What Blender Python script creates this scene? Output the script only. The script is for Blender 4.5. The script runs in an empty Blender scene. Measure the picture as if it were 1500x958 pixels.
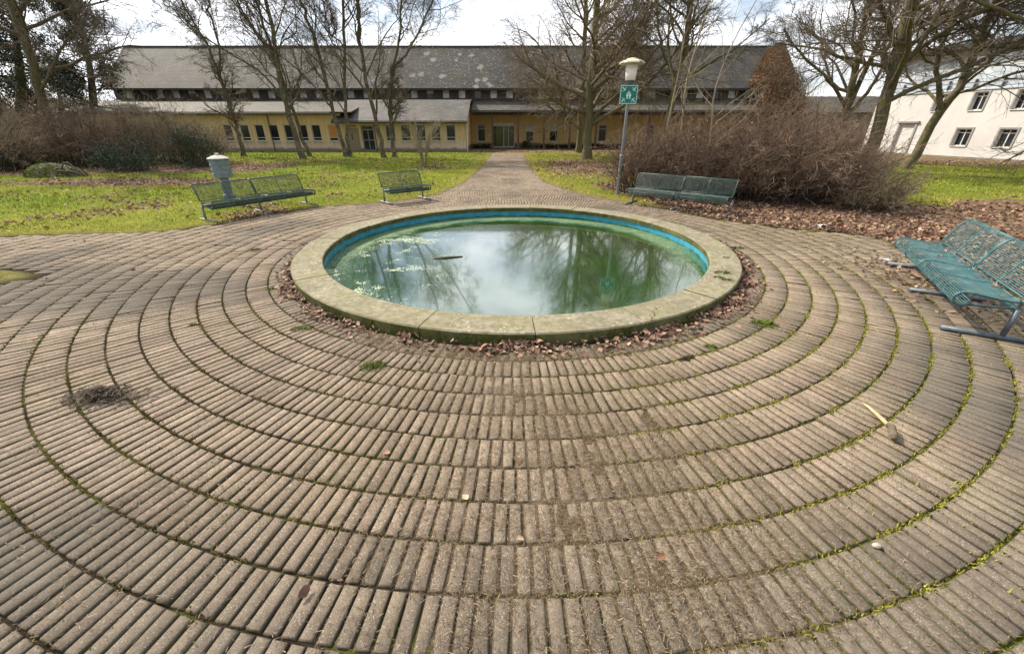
import bpy, math, random
import numpy as np
from mathutils import Vector

C = bpy.context.scene
COL = C.collection
R_ = math.radians
RNG = np.random.default_rng(11)
random.seed(5)

# ------------------------------------------------------------------ survey helpers (where a sighted point lies in the world)
FP, PITCH, EYE = 587.0, R_(26.6), 1.85
def ray(px, py):
    x = (px-750)/FP; y = -(py-479)/FP
    return np.array((x, math.cos(PITCH)+y*math.sin(PITCH), -math.sin(PITCH)+y*math.cos(PITCH)))
def G(px, py, z=0.0):
    r = ray(px, py); t = (z-EYE)/r[2]
    return np.array((r[0]*t, r[1]*t, z))
def V(px, py, Y):
    r = ray(px, py); t = Y/r[1]
    return np.array((r[0]*t, Y, EYE+r[2]*t))

POOL = np.array((0.06, 6.75))
R_OUT, R_IN = 3.43, 3.02
WATER_Z = -0.085

# ------------------------------------------------------------------ objects
def tag(o, label=None, cat=None, group=None, kind=None):
    if label: o['label'] = label
    if cat: o['category'] = cat
    if group: o['group'] = group
    if kind: o['kind'] = kind
    return o
def thing(name, label, cat, loc=(0,0,0), rz=0.0, group=None):
    o = bpy.data.objects.new(name, None); COL.objects.link(o)
    o.empty_display_size = 0.2
    o.location = loc; o.rotation_euler = (0,0,rz)
    return tag(o, label, cat, group)
def mesh_np(name, verts, quads=None, tris=None, mat=None, parent=None, col=None, smooth=False, attrs=None):
    me = bpy.data.meshes.new(name)
    verts = np.asarray(verts, dtype=np.float32).reshape(-1,3)
    me.vertices.add(len(verts)); me.vertices.foreach_set('co', verts.ravel())
    ls = []; st = []; n0 = 0
    if quads is not None and len(quads):
        q = np.asarray(quads, dtype=np.int32).reshape(-1,4); ls.append(q.ravel()); st.append(np.arange(len(q))*4); n0 = len(q)*4
    if tris is not None and len(tris):
        t = np.asarray(tris, dtype=np.int32).reshape(-1,3); ls.append(t.ravel()); st.append(n0+np.arange(len(t))*3)
    ls = np.concatenate(ls).astype(np.int32); st = np.concatenate(st).astype(np.int32)
    me.loops.add(len(ls)); me.loops.foreach_set('vertex_index', ls)
    me.polygons.add(len(st)); me.polygons.foreach_set('loop_start', st)
    if smooth: me.polygons.foreach_set('use_smooth', np.ones(len(st), dtype=bool))
    me.update(calc_edges=True); me.validate()
    if col is not None:
        a = me.color_attributes.new('col', 'FLOAT_COLOR', 'POINT')
        c = np.ones((len(verts),4), dtype=np.float32); c[:,:3] = col
        a.data.foreach_set('color', c.ravel())
    for k, v in (attrs or {}).items():
        a = me.attributes.new(k, 'FLOAT', 'POINT'); a.data.foreach_set('value', np.asarray(v, dtype=np.float32))
    if mat: me.materials.append(mat)
    o = bpy.data.objects.new(name, me); COL.objects.link(o)
    if parent: o.parent = parent
    return o
class MB:
    """collects boxes, tubes, lathes and polygons into one mesh"""
    def __init__(s): s.v = []; s.f = []
    def poly(s, pts):
        b = len(s.v); s.v += [tuple(map(float,p)) for p in pts]; s.f.append(list(range(b, b+len(pts)))); return s
    def hexa(s, p):           # 8 points: bottom 4 ccw, top 4 ccw
        b = len(s.v); s.v += [tuple(map(float,q)) for q in p]
        for f in ((3,2,1,0),(4,5,6,7),(0,1,5,4),(1,2,6,5),(2,3,7,6),(3,0,4,7)): s.f.append([b+i for i in f])
        return s
    def box(s, x0,x1,y0,y1,z0,z1):
        return s.hexa([(x0,y0,z0),(x1,y0,z0),(x1,y1,z0),(x0,y1,z0),(x0,y0,z1),(x1,y0,z1),(x1,y1,z1),(x0,y1,z1)])
    def tube(s, pts, r, k=8, cap=True):
        pts = [Vector(p) for p in pts]; n = len(pts)
        rr = r if hasattr(r,'__len__') else [r]*n
        b = len(s.v); prev = None
        for i, p in enumerate(pts):
            t = (pts[min(i+1,n-1)]-pts[max(i-1,0)]).normalized()
            if prev is None:
                ref = Vector((0,0,1)) if abs(t.z) < .9 else Vector((1,0,0)); u = t.cross(ref).normalized()
            else:
                u = (prev - t*prev.dot(t)).normalized()
            prev = u; w = t.cross(u)
            for j in range(k):
                a = 2*math.pi*j/k; q = p + (u*math.cos(a)+w*math.sin(a))*rr[i]; s.v.append(tuple(q))
        for i in range(n-1):
            for j in range(k):
                j2 = (j+1)%k
                s.f.append([b+i*k+j, b+i*k+j2, b+(i+1)*k+j2, b+(i+1)*k+j])
        if cap:
            s.f.append([b+j for j in range(k)][::-1]); s.f.append([b+(n-1)*k+j for j in range(k)])
        return s
    def lathe(s, prof, k=24, c=(0,0), cap=True):
        b = len(s.v)
        for r, z in prof:
            for j in range(k):
                a = 2*math.pi*j/k; s.v.append((c[0]+r*math.cos(a), c[1]+r*math.sin(a), z))
        n = len(prof)
        for i in range(n-1):
            for j in range(k):
                j2 = (j+1)%k; s.f.append([b+i*k+j, b+i*k+j2, b+(i+1)*k+j2, b+(i+1)*k+j])
        if cap:
            s.f.append([b+j for j in range(k)][::-1]); s.f.append([b+(n-1)*k+j for j in range(k)])
        return s
    def build(s, name, mat, parent=None, smooth=False, bevel=0):
        me = bpy.data.meshes.new(name); me.from_pydata(s.v, [], s.f); me.update()
        if smooth:
            for p in me.polygons: p.use_smooth = True
        if mat: me.materials.append(mat)
        o = bpy.data.objects.new(name, me); COL.objects.link(o)
        if parent: o.parent = parent
        if bevel:
            m = o.modifiers.new('bevel','BEVEL'); m.width = bevel; m.segments = 2; m.limit_method = 'ANGLE'; m.angle_limit = R_(40)
        return o
def children(o): return [c for c in COL.objects if c.parent == o]
def copy_tree(o, parent=None):
    c = o.copy(); COL.objects.link(c)
    if parent: c.parent = parent
    for ch in children(o): copy_tree(ch, c)
    return c

# ------------------------------------------------------------------ value noise for numpy
def vnoise(x, y, seed=0):
    xi = np.floor(x).astype(np.int64); yi = np.floor(y).astype(np.int64)
    xf = x-xi; yf = y-yi; u = xf*xf*(3-2*xf); v = yf*yf*(3-2*yf)
    def h(a, b):
        n = (a*374761393 + b*668265263 + seed*974711) & 0xffffffff
        n = ((n ^ (n >> 13))*1274126177) & 0xffffffff
        return ((n ^ (n >> 16)) & 0xffff)/65535.0
    return (h(xi,yi)*(1-u)+h(xi+1,yi)*u)*(1-v)+(h(xi,yi+1)*(1-u)+h(xi+1,yi+1)*u)*v
def fbm(x, y, sc=1.0, oct=4, seed=0):
    s = 0; a = .5; t = 0
    for i in range(oct):
        s = s + a*vnoise(x*sc, y*sc, seed+i*17); t += a; a *= .5; sc *= 2.03
    return s/t
def sstep(a, b, x):
    t = np.clip((x-a)/(b-a), 0, 1); return t*t*(3-2*t)

# ------------------------------------------------------------------ materials
class M:
    def __init__(s, name):
        s.m = bpy.data.materials.new(name); s.m.use_nodes = True
        s.t = s.m.node_tree; s.b = s.t.nodes['Principled BSDF']
        s.pos = s.n('ShaderNodeNewGeometry').outputs['Position']
        s.obj = s.n('ShaderNodeTexCoord').outputs['Object']
    def n(s, typ, **kw):
        nd = s.t.nodes.new(typ)
        for k, v in kw.items(): setattr(nd, k, v)
        return nd
    def l(s, a, b): s.t.links.new(a, b)
    def put(s, sock, val):
        if isinstance(val, bpy.types.NodeSocket): s.l(val, sock)
        else:
            if isinstance(val, (tuple,list)) and len(val) == 3 and sock.type == 'RGBA': val = (*val,1)
            sock.default_value = val
    def noise(s, scale, detail=4, rough=.55, vec=None, dist=0):
        nd = s.n('ShaderNodeTexNoise'); nd.inputs['Scale'].default_value = scale; nd.inputs['Detail'].default_value = detail
        nd.inputs['Roughness'].default_value = rough; nd.inputs['Distortion'].default_value = dist
        s.l(vec or s.pos, nd.inputs['Vector']); return nd.outputs['Fac']
    def voro(s, scale, vec=None, out='Distance', feature='F1'):
        nd = s.n('ShaderNodeTexVoronoi', feature=feature); nd.inputs['Scale'].default_value = scale
        s.l(vec or s.pos, nd.inputs['Vector']); return nd.outputs[out]
    def ramp(s, fac, stops):
        nd = s.n('ShaderNodeValToRGB'); s.l(fac, nd.inputs['Fac']); e = nd.color_ramp.elements
        while len(e) < len(stops): e.new(.5)
        for i, (p, c) in enumerate(stops):
            e[i].position = p
            e[i].color = (c,c,c,1) if not hasattr(c,'__len__') else (*c,1)
        return nd.outputs['Color']
    def mix(s, fac, a, b, mode='MIX'):
        nd = s.n('ShaderNodeMix', data_type='RGBA', blend_type=mode); 
        s.put(nd.inputs['Factor'], fac); s.put(nd.inputs['A'], a); s.put(nd.inputs['B'], b); return nd.outputs['Result']
    def math(s, op, a, b=0.0, clamp=False):
        nd = s.n('ShaderNodeMath', operation=op, use_clamp=clamp); s.put(nd.inputs[0], a); s.put(nd.inputs[1], b); return nd.outputs[0]
    def attr(s, name, out='Color'): return s.n('ShaderNodeAttribute', attribute_name=name).outputs[out]
    def xyz(s, vec=None):
        nd = s.n('ShaderNodeSeparateXYZ'); s.l(vec or s.pos, nd.inputs[0]); return nd.outputs
    def comb(s, x, y, z):
        nd = s.n('ShaderNodeCombineXYZ'); s.put(nd.inputs[0], x); s.put(nd.inputs[1], y); s.put(nd.inputs[2], z); return nd.outputs[0]
    def bump(s, h, strength=.3, dist=.01):
        nd = s.n('ShaderNodeBump'); nd.inputs['Strength'].default_value = strength; nd.inputs['Distance'].default_value = dist
        s.l(h, nd.inputs['Height']); s.l(nd.outputs['Normal'], s.b.inputs['Normal'])
    def set(s, color=None, rough=None, metal=None, spec=None, **kw):
        if color is not None: s.put(s.b.inputs['Base Color'], color)
        if rough is not None: s.put(s.b.inputs['Roughness'], rough)
        if metal is not None: s.put(s.b.inputs['Metallic'], metal)
        if spec is not None: s.put(s.b.inputs['Specular IOR Level'], spec)
        for k, v in kw.items(): s.put(s.b.inputs[k], v)
        return s.m
def simple(name, color, rough=.6, var=.25, scale=6, metal=0, bump=0, spec=None):
    m = M(name); f = m.noise(scale, 5)
    lo = tuple(c*(1-var) for c in color); hi = tuple(min(1,c*(1+var)) for c in color)
    m.set(m.ramp(f, [(.3,lo),(.7,hi)]), rough, metal, spec)
    if bump: m.bump(m.noise(scale*8, 4), bump, .01)
    return m.m

def mat_paver():
    m = M('concrete_paver')
    big = m.noise(.9, 4, .6); mid = m.noise(14, 4); fine = m.noise(150, 4, .75)
    base = m.mix(m.ramp(big, [(.3,0),(.7,1)]), (.225,.172,.120), (.340,.268,.196))
    base = m.mix(1.0, base, m.attr('col'), 'MULTIPLY')
    base = m.mix(m.ramp(mid, [(.35,.45),(.65,0)]), base, (.15,.115,.085))
    base = m.mix(m.ramp(fine, [(.36,.75),(.54,0)]), base, (.085,.066,.050))
    # exposed pale aggregate
    vv = m.n('ShaderNodeTexVoronoi'); vv.inputs['Scale'].default_value = 150; m.l(m.pos, vv.inputs['Vector'])
    sc = m.n('ShaderNodeSeparateColor'); m.l(vv.outputs['Color'], sc.inputs[0])
    chip = m.math('MULTIPLY', m.ramp(m.math('ADD', vv.outputs['Distance'], m.math('MULTIPLY', sc.outputs[1], .22)), [(.32,1),(.52,0)]), m.math('GREATER_THAN', sc.outputs[0], .72))
    dchip = m.math('MULTIPLY', m.math('LESS_THAN', vv.outputs['Distance'], .42), m.math('LESS_THAN', sc.outputs[0], .14))
    base = m.mix(m.math('MULTIPLY', chip, m.math('ADD', m.math('MULTIPLY', sc.outputs[2], .5), .35)), base, (.60,.54,.46))
    base = m.mix(m.math('MULTIPLY', dchip, .6), base, (.07,.055,.045))
    # earth and moss creeping over the arrises
    e = m.attr('edge', 'Fac')
    em = m.math('MULTIPLY', e, m.ramp(m.noise(9, 4), [(.35,.6),(.6,1)]))
    base = m.mix(em, base, m.mix(m.ramp(m.noise(1.3, 3), [(.45,0),(.6,1)]), (.055,.04,.026), (.07,.075,.02)))
    # trodden dirt film in patches, grey to the left, painted lens falloff in front
    d = m.ramp(m.noise(1.15, 5, .62), [(.53,0),(.68,.6)])
    base = m.mix(m.math('MULTIPLY', d, m.ramp(m.noise(30, 4), [(.35,.2),(.6,1)])), base, (.115,.08,.052))
    st = m.math('MULTIPLY', m.attr('stain_vignette', 'Fac'), .8)
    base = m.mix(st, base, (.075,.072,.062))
    m.set(base, .93, spec=.18)
    m.bump(m.math('ADD', m.noise(320, 2), m.math('MULTIPLY', mid, .8)), .55, .004)
    return m.m
def mat_ground():
    m = M('earth')
    c = m.attr('col'); f = m.noise(7, 6, .65); g = m.noise(60, 4, .7)
    k = m.mix(1.0, c, m.ramp(f, [(.25,.55),(.75,1.35)]), 'MULTIPLY')
    k = m.mix(1.0, k, m.ramp(g, [(.25,.5),(.75,1.4)]), 'MULTIPLY')
    m.set(k, 1.0, spec=.05); m.bump(m.math('ADD', f, g), .7, .03)
    return m.m
def mat_vcol(name, rough=.8, spec=.2, trans=0.0, var=True):
    m = M(name); c = m.attr('col')
    if var: c = m.mix(1.0, c, m.ramp(m.noise(35,3), [(.3,.7),(.7,1.25)]), 'MULTIPLY')
    m.set(c, rough, spec=spec)
    if trans:
        t = m.n('ShaderNodeBsdfTranslucent'); m.l(c, t.inputs['Color'])
        x = m.n('ShaderNodeMixShader'); x.inputs[0].default_value = trans
        m.l(m.b.outputs[0], x.inputs[1]); m.l(t.outputs[0], x.inputs[2]); m.l(x.outputs[0], m.t.nodes['Material Output'].inputs['Surface'])
    return m.m
def mat_bark(name, dark, light, moss=.45, white=0.0):
    m = M(name); z = m.comb(m.xyz()[0], m.xyz()[1], m.math('MULTIPLY', m.xyz()[2], .35))
    f = m.noise(16, 5, .65, z); c = m.ramp(f, [(.3,dark),(.68,light)])
    mo = m.ramp(m.noise(2.6, 5, .6), [(.45,0),(.62,moss)])
    c = m.mix(mo, c, (.115,.12,.03))
    if white:
        w = m.ramp(m.noise(5, 4, .6, m.comb(m.xyz()[0], m.xyz()[1], m.math('MULTIPLY', m.xyz()[2], 1.6))), [(.5,0),(.6,white)])
        c = m.mix(w, c, (.45,.42,.37))
    m.set(c, .9, spec=.15); m.bump(f, .8, .03); return m.m
def mat_stone():
    m = M('mossy_sandstone'); f = m.noise(3, 5, .6); g = m.noise(90, 3)
    c = m.ramp(f, [(.3,(.20,.178,.118)),(.7,(.335,.30,.215))])
    c = m.mix(m.ramp(m.noise(14,5,.65), [(.40,.7),(.58,0)]), c, (.135,.12,.075))
    li = m.voro(19); li2 = m.ramp(m.noise(5,3), [(.45,0),(.6,1)])
    c = m.mix(m.math('MULTIPLY', m.ramp(li, [(.16,.75),(.3,0)]), li2), c, (.53,.50,.40))
    c = m.mix(m.ramp(g, [(.4,.4),(.5,0)]), c, (.12,.11,.075))
    # moss grows on the vertical faces and in a few patches of the top
    nz = m.n('ShaderNodeNewGeometry'); s = m.n('ShaderNodeSeparateXYZ'); m.l(nz.outputs['Normal'], s.inputs[0])
    side = m.ramp(s.outputs[2], [(.25,1),(.75,0)])
    mc = m.ramp(m.noise(22,5,.7), [(.3,(.028,.034,.010)),(.55,(.078,.088,.020)),(.75,(.16,.155,.065))])
    k = m.math('MULTIPLY', side, m.ramp(m.noise(3.2,5), [(.28,.6),(.5,1)]))
    c = m.mix(k, c, mc)
    c = m.mix(m.ramp(m.noise(1.7,5,.6), [(.5,0),(.68,.6)]), c, (.20,.19,.085))
    m.set(c, .92, spec=.2); m.bump(m.math('ADD', g, m.noise(18,5)), .5, .008); return m.m
def mat_poolwall():
    m = M('blue_basin_paint'); z = m.xyz()[2]
    c = m.ramp(m.noise(7,5), [(.3,(.025,.20,.30)),(.7,(.05,.31,.42))])
    fl = m.ramp(m.noise(4,4,.6), [(.35,0),(.75,1)])
    edge = m.math('ADD', z, m.math('MULTIPLY', fl, .05))
    al = m.ramp(m.math('ADD', m.math('MULTIPLY', edge, 6), .5), [(.08,1),(.34,0)])
    c = m.mix(al, c, (.012,.085,.03))
    m.set(c, .45, spec=.4); return m.m
def mat_water():
    m = M('pond_water')
    a = m.noise(1.4, 5, .6); b = m.noise(24, 4, .7)
    c = m.ramp(a, [(.3,(.006,.030,.003)),(.6,(.014,.058,.004)),(.8,(.03,.085,.006))])
    xx = m.xyz()[0]; yy = m.xyz()[1]
    # floating algae flecks, thickest towards the left edge and in rafts
    left = m.ramp(m.math('MULTIPLY', xx, -.16), [(.0,.12),(.30,1)])
    raft = m.ramp(m.noise(1.5, 6, .7), [(.46,0),(.60,1)])
    dx = m.math('SUBTRACT', xx, POOL[0]); dy = m.math('SUBTRACT', yy, POOL[1])
    rad = m.math('SQRT', m.math('ADD', m.math('MULTIPLY', dx, dx), m.math('MULTIPLY', dy, dy)))
    rim = m.ramp(m.math('ADD', m.math('MULTIPLY', rad, .2), m.math('MULTIPLY', m.noise(2.2,4), .12)), [(.53,0),(.615,1)])
    rim = m.math('MULTIPLY', rim, m.ramp(m.math('MULTIPLY', yy, .1), [(.50,.22),(.74,1)]))
    fl = m.math('LESS_THAN', m.math('ADD', m.voro(42), m.math('MULTIPLY', m.noise(5,3), .35)), m.math('MULTIPLY', m.math('MAXIMUM', m.math('MULTIPLY', left, raft), m.math('MULTIPLY', rim, 1.0)), .76))
    fcol = m.ramp(b, [(.35,(.16,.24,.07)),(.65,(.50,.55,.38))])
    c = m.mix(fl, c, fcol)
    ralg = m.math('MULTIPLY', rim, m.ramp(b, [(.34,.25),(.52,.95)]))
    c = m.mix(ralg, c, m.ramp(m.noise(6,5,.7), [(.35,(.012,.050,.010)),(.55,(.035,.105,.012)),(.72,(.10,.18,.03))]))
    rg = m.math('ADD', m.math('ADD', m.math('MULTIPLY', fl, .5), m.math('MULTIPLY', ralg, .55)), .02)
    m.set(c, rg, spec=.5); m.b.inputs['IOR'].default_value = 1.9; m.put(m.b.inputs['Coat Weight'], m.math('SUBTRACT', 1.0, m.math('MAXIMUM', fl, ralg))); m.b.inputs['Coat IOR'].default_value = 2.05; m.b.inputs['Coat Roughness'].default_value = .045
    v2 = m.comb(m.xyz()[0], m.math('MULTIPLY', m.xyz()[1], .55), 0.0)
    m.bump(m.math('ADD', m.noise(9, 3, .5, v2), m.math('MULTIPLY', m.noise(40, 2), .4)), .125, .02)
    return m.m
def mat_roof(name, dark, light, lichen=.0, moss=.0):
    m = M(name); p = m.xyz(); v = m.comb(p[0], m.math('MULTIPLY', m.math('ADD', p[2], m.math('MULTIPLY', p[1], .75)), 1.0), 0.0)
    br = m.n('ShaderNodeTexBrick'); m.l(v, br.inputs['Vector']); br.inputs['Scale'].default_value = 1
    br.inputs['Brick Width'].default_value = .34; br.inputs['Row Height'].default_value = .21; br.inputs['Mortar Size'].default_value = .022
    br.inputs['Color1'].default_value = (*dark,1); br.inputs['Color2'].default_value = (*light,1); br.inputs['Mortar'].default_value = (dark[0]*.35,dark[1]*.35,dark[2]*.35,1)
    c = m.mix(1.0, br.outputs['Color'], m.ramp(m.noise(.5,5,.6), [(.3,.65),(.7,1.3)]), 'MULTIPLY')
    c = m.mix(1.0, c, m.ramp(m.noise(9,4,.7), [(.3,.7),(.7,1.25)]), 'MULTIPLY')
    if lichen:
        a = m.ramp(m.math('ADD', m.voro(.8), m.math('MULTIPLY', m.noise(4,4), .6)), [(.49,1),(.55,0)])
        a2 = m.ramp(m.math('ADD', m.voro(3.6), m.math('MULTIPLY', m.noise(9,3), .4)), [(.37,1),(.43,0)])
        zone = m.ramp(m.noise(.16,3), [(.44,0),(.58,1)])
        zz = m.ramp(m.math('MULTIPLY', m.math('ABSOLUTE', m.math('ADD', p[0], 4.0)), .05), [(.18,1),(.9,.12)])
        c = m.mix(m.math('MULTIPLY', m.math('MULTIPLY', m.math('MAXIMUM', a, a2), zz), lichen), c, (.42,.40,.38))
    if moss:
        k = m.ramp(m.noise(.7,5,.65), [(.5,0),(.66,moss)])
        c = m.mix(k, c, (.115,.10,.03))
    m.set(c, .72, spec=.35); m.bump(m.math('ADD', br.outputs['Fac'], m.math('MULTIPLY', m.noise(12,3), -.3)), .5, .03)
    m.t.nodes['Bump'].invert = True
    return m.m
def mat_plaster():
    m = M('two_tone_plaster'); z = m.xyz()[2]; f = m.noise(1.3,5,.6)
    up = m.ramp(f, [(.3,(.70,.51,.26)),(.7,(.79,.61,.35))]); lo = m.ramp(f, [(.3,(.74,.56,.42)),(.7,(.82,.66,.52))])
    c = m.mix(m.ramp(m.math('ADD', z, m.math('MULTIPLY', m.noise(3,3), .06)), [(.74,1),(.79,0)]), up, lo)
    vs = m.comb(m.math('MULTIPLY', m.xyz()[0], 1.6), 0.0, m.math('MULTIPLY', z, .12))
    c = m.mix(m.ramp(m.noise(3,5,.65,vs), [(.48,0),(.75,.5)]), c, (.36,.26,.15))
    spl = m.ramp(m.math('ADD', z, m.math('MULTIPLY', m.noise(2.5,5), -.35)), [(.0,.75),(.14,0)])
    c = m.mix(spl, c, (.16,.13,.09)); m.set(c, .93, spec=.1); m.bump(m.noise(60,3), .2, .01); return m.m
def mat_ochre():
    m = M('ochre_plaster'); z = m.xyz()[2]; f = m.noise(1.1,5,.6)
    c = m.ramp(f, [(.3,(.58,.41,.17)),(.7,(.70,.52,.25))])
    spl = m.ramp(m.math('ADD', z, m.math('MULTIPLY', m.noise(1.4,5), -.5)), [(.05,.9),(.25,0)])
    c = m.mix(spl, c, (.11,.10,.065)); m.set(c, .93, spec=.1); return m.m
def mat_white():
    m = M('white_render'); f = m.noise(.8,5,.6); c = m.ramp(f, [(.3,(.54,.525,.50)),(.7,(.64,.625,.60))])
    v = m.comb(m.math('MULTIPLY', m.xyz()[0], 2), m.math('MULTIPLY', m.xyz()[1], 2), m.math('MULTIPLY', m.xyz()[2], .2))
    c = m.mix(m.ramp(m.noise(2,4,.6,v), [(.5,0),(.75,.35)]), c, (.50,.47,.43)); m.set(c, .9, spec=.15); return m.m
def mat_glass(name, color=(.012,.015,.018), rough=.06):
    m = M(name); c = m.ramp(m.noise(1.6,3), [(.3,color),(.7,tuple(k*2.6 for k in color))])
    m.set(c, rough, spec=.5); m.bump(m.noise(1.5,2), .05, .02); return m.m

MT = dict(
    paver=mat_paver(), earth=mat_ground(), grass=mat_vcol('grass_blade', .7, .25, .25), leaf=mat_vcol('dry_leaf', .75, .25, .12),
    moss=mat_vcol('moss', .9, .1), stone=mat_stone(), poolwall=mat_poolwall(), water=mat_water(),
    bark=mat_bark('grey_bark', (.055,.044,.030), (.20,.165,.115), .65), birch=mat_bark('birch_bark', (.045,.037,.026), (.15,.125,.09), .5, .25),
    tantwig=simple('tan_twig', (.20,.152,.095), .9, .35, 3),
    darkstem=simple('old_stem_shade', (.062,.046,.034), .9, .35, 8),  # old stems' dark bark, also standing in for shade inside the shrubs
    twig=simple('twig_bark', (.135,.105,.073), .9, .3, 9), paletwig=simple('pale_twig_bark', (.23,.19,.115), .85, .25, 9),
    hedgetwig=simple('purple_brown_twig', (.185,.124,.082), .9, .5, 2), brushtwig=simple('grey_brown_twig', (.225,.176,.105), .9, .45, 2),
    slate=mat_roof('slate_roof', (.055,.049,.044), (.098,.089,.081), .5, .25), lowslate=mat_roof('mossy_slate_roof', (.058,.052,.044), (.095,.086,.071), .12, .6),
    porchslate=mat_roof('porch_slate_roof', (.085,.078,.073), (.135,.125,.115), .12, .35),
    plaster=mat_plaster(), ochre=mat_ochre(), white=mat_white(), timber=simple('dark_timber', (.085,.065,.048), .8, .4, 5),
    brown=simple('brown_post_paint', (.115,.062,.045), .7, .3, 5), frame=simple('white_frame_paint', (.62,.61,.58), .5, .1, 4), greyframe=simple('grey_frame_paint', (.30,.29,.27), .55, .15, 4),
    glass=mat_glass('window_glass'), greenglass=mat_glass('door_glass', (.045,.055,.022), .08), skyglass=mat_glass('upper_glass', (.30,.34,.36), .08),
    blind=simple('orange_blind', (.60,.27,.07), .8, .1, 5), curtain=simple('white_curtain', (.52,.52,.50), .9, .15, 5),
    fascia=simple('dark_fascia', (.05,.045,.042), .7, .3, 3), panel=simple('beige_door_panel', (.30,.245,.17), .75, .15, 3),
    conc=simple('plinth_concrete', (.21,.19,.155), .95, .3, 2, bump=.3), bluegrey=simple('blue_grey_panel', (.46,.52,.57), .6, .15, 2),
    benchshaded=simple('shaded_teal_coating', (.020,.050,.040), .38, .35, 14, spec=.5), benchteal=simple('teal_coating', (.034,.112,.120), .42, .35, 14, spec=.5),  # shaded benches share the teal coating; shade is put into their colour
    galv=simple('galvanised_steel', (.19,.205,.22), .5, .25, 14, .35), steel=simple('blue_grey_steel', (.10,.125,.15), .5, .3, 14, .2),
    opal=simple('opal_shade', (.80,.77,.70), .45, .06, 4), capcream=None, ventgrey=simple('blue_grey_coat', (.155,.195,.225), .6, .3, 9), ventcap=simple('pale_vent_cap', (.40,.40,.36), .8, .3, 9),
    signgreen=simple('sign_green', (.0,.155,.115), .4, .06, 5), signwhite=simple('sign_mint_white', (.50,.78,.74), .4, .05, 5),
    deadwood=simple('bleached_stick', (.42,.32,.17), .8, .3, 20), darkwood=simple('wet_bark', (.10,.075,.052), .85, .4, 20), pebble=simple('pale_pebble', (.40,.35,.27), .8, .2, 30),
    needle=mat_vcol('conifer_needle', .7, .2), ivy=mat_vcol('withered_climber_leaf', .8, .15, .15), paper=simple('litter_plastic', (.62,.64,.68), .5, .2, 20),
)
for nm_, base_ in (('benchteal',(.034,.112,.120)),('benchshaded',(.020,.050,.040))):  # darker base carries painted shade, not another coating
    q = M('worn_'+nm_); f_ = q.noise(14,5); c_ = q.ramp(f_, [(.3,tuple(v*.7 for v in base_)),(.7,tuple(v*1.3 for v in base_))])
    c_ = q.mix(q.ramp(q.noise(7,5,.7), [(.50,0),(.66,.55)]), c_, tuple(v*1.2+.07 for v in base_))
    c_ = q.mix(q.ramp(q.noise(38,4,.7), [(.60,0),(.66,.8)]), c_, (.13,.06,.028)); MT[nm_] = q.set(c_, q.ramp(f_, [(.3,.35),(.7,.6)]), spec=.45)
mc = M('lamp_cap_cream'); cc = mc.ramp(mc.noise(6,5,.6), [(.35,(.50,.44,.26)),(.6,(.66,.62,.50))]); cc = mc.mix(mc.ramp(mc.noise(9,5,.7), [(.55,0),(.62,.9)]), cc, (.10,.085,.05)); MT['capcream'] = mc.set(cc, .7)
# ================================================================== GROUND, PAVING
PAVE = np.array([(-16,7.0),(-9.64,7.5),(-8.25,7.67),(-6.75,7.9),(-6.1,8.75),(-5.55,9.75),(-4.95,10.55),(-4.0,10.95),(-3.4,11.25),(-2.75,11.85),(-2.2,12.75),(-1.75,15.5),(-1.55,20),(-1.5,33.5),(.85,33.5),(.86,22),(1.15,16),(1.75,13.4),(2.6,11.9),(3.5,10.75),(4.35,9.55),(4.7,8.9),(5.55,8.2),(6.6,7.65),(6.75,7.0),(6.45,6.4),(6.25,5.4),(6.3,4.4),(7.2,2.8),(9.5,-.5),(9.5,-3),(-16,-3)])
def inpoly(x, y, P):
    r = np.zeros(np.shape(x), dtype=bool); n = len(P)
    for i in range(n):
        x1,y1 = P[i]; x2,y2 = P[(i+1)%n]
        c = ((y1 > y) != (y2 > y)) & (x < (x2-x1)*(y-y1)/(y2-y1+1e-12)+x1)
        r ^= c
    return r
def polydist(x, y, P):
    d = np.full(np.shape(x), 1e9); n = len(P)
    for i in range(n):
        ax,ay = P[i]; bx,by = P[(i+1)%n]; dx,dy = bx-ax,by-ay
        t = np.clip(((x-ax)*dx+(y-ay)*dy)/(dx*dx+dy*dy),0,1)
        d = np.minimum(d, np.hypot(x-ax-t*dx, y-ay-t*dy))
    return d
def island(x, y): return ((x+7.9)/1.25)**2+((y-5.2)/.36)**2     # grassy corner at the left
def pave_sd(x, y):            # >0 inside the paving
    wob = .16*(fbm(x,y,2.2,3,5)-.5)
    d = polydist(x,y,PAVE); d = np.where(inpoly(x,y,PAVE), d, -d)+wob
    return np.minimum(d, (np.sqrt(island(x,y))-1)*.36)
def dirt(x, y):               # how thickly earth and cut grass lie over the bricks
    r = np.hypot(x-POOL[0], y-POOL[1])
    front = np.exp(-((x-.25)/1.35)**2-((y-1.9)/1.05)**2)
    nearrim = np.exp(-((r-3.6)/.16)**2)*(.35+.65*sstep(-3.4,-.2,x))
    n = fbm(x,y,1.5,4,31)
    lf = .3*np.exp(-((x+3.6)/1.5)**2-((y-2.2)/1.3)**2)
    rr = .42*np.exp(-((x-1.1)/.7)**2-((y-1.0)/.4)**2)
    return np.clip(.75*front+.9*nearrim+lf+rr+(n-.5)*1.1, 0, 1)
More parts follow.
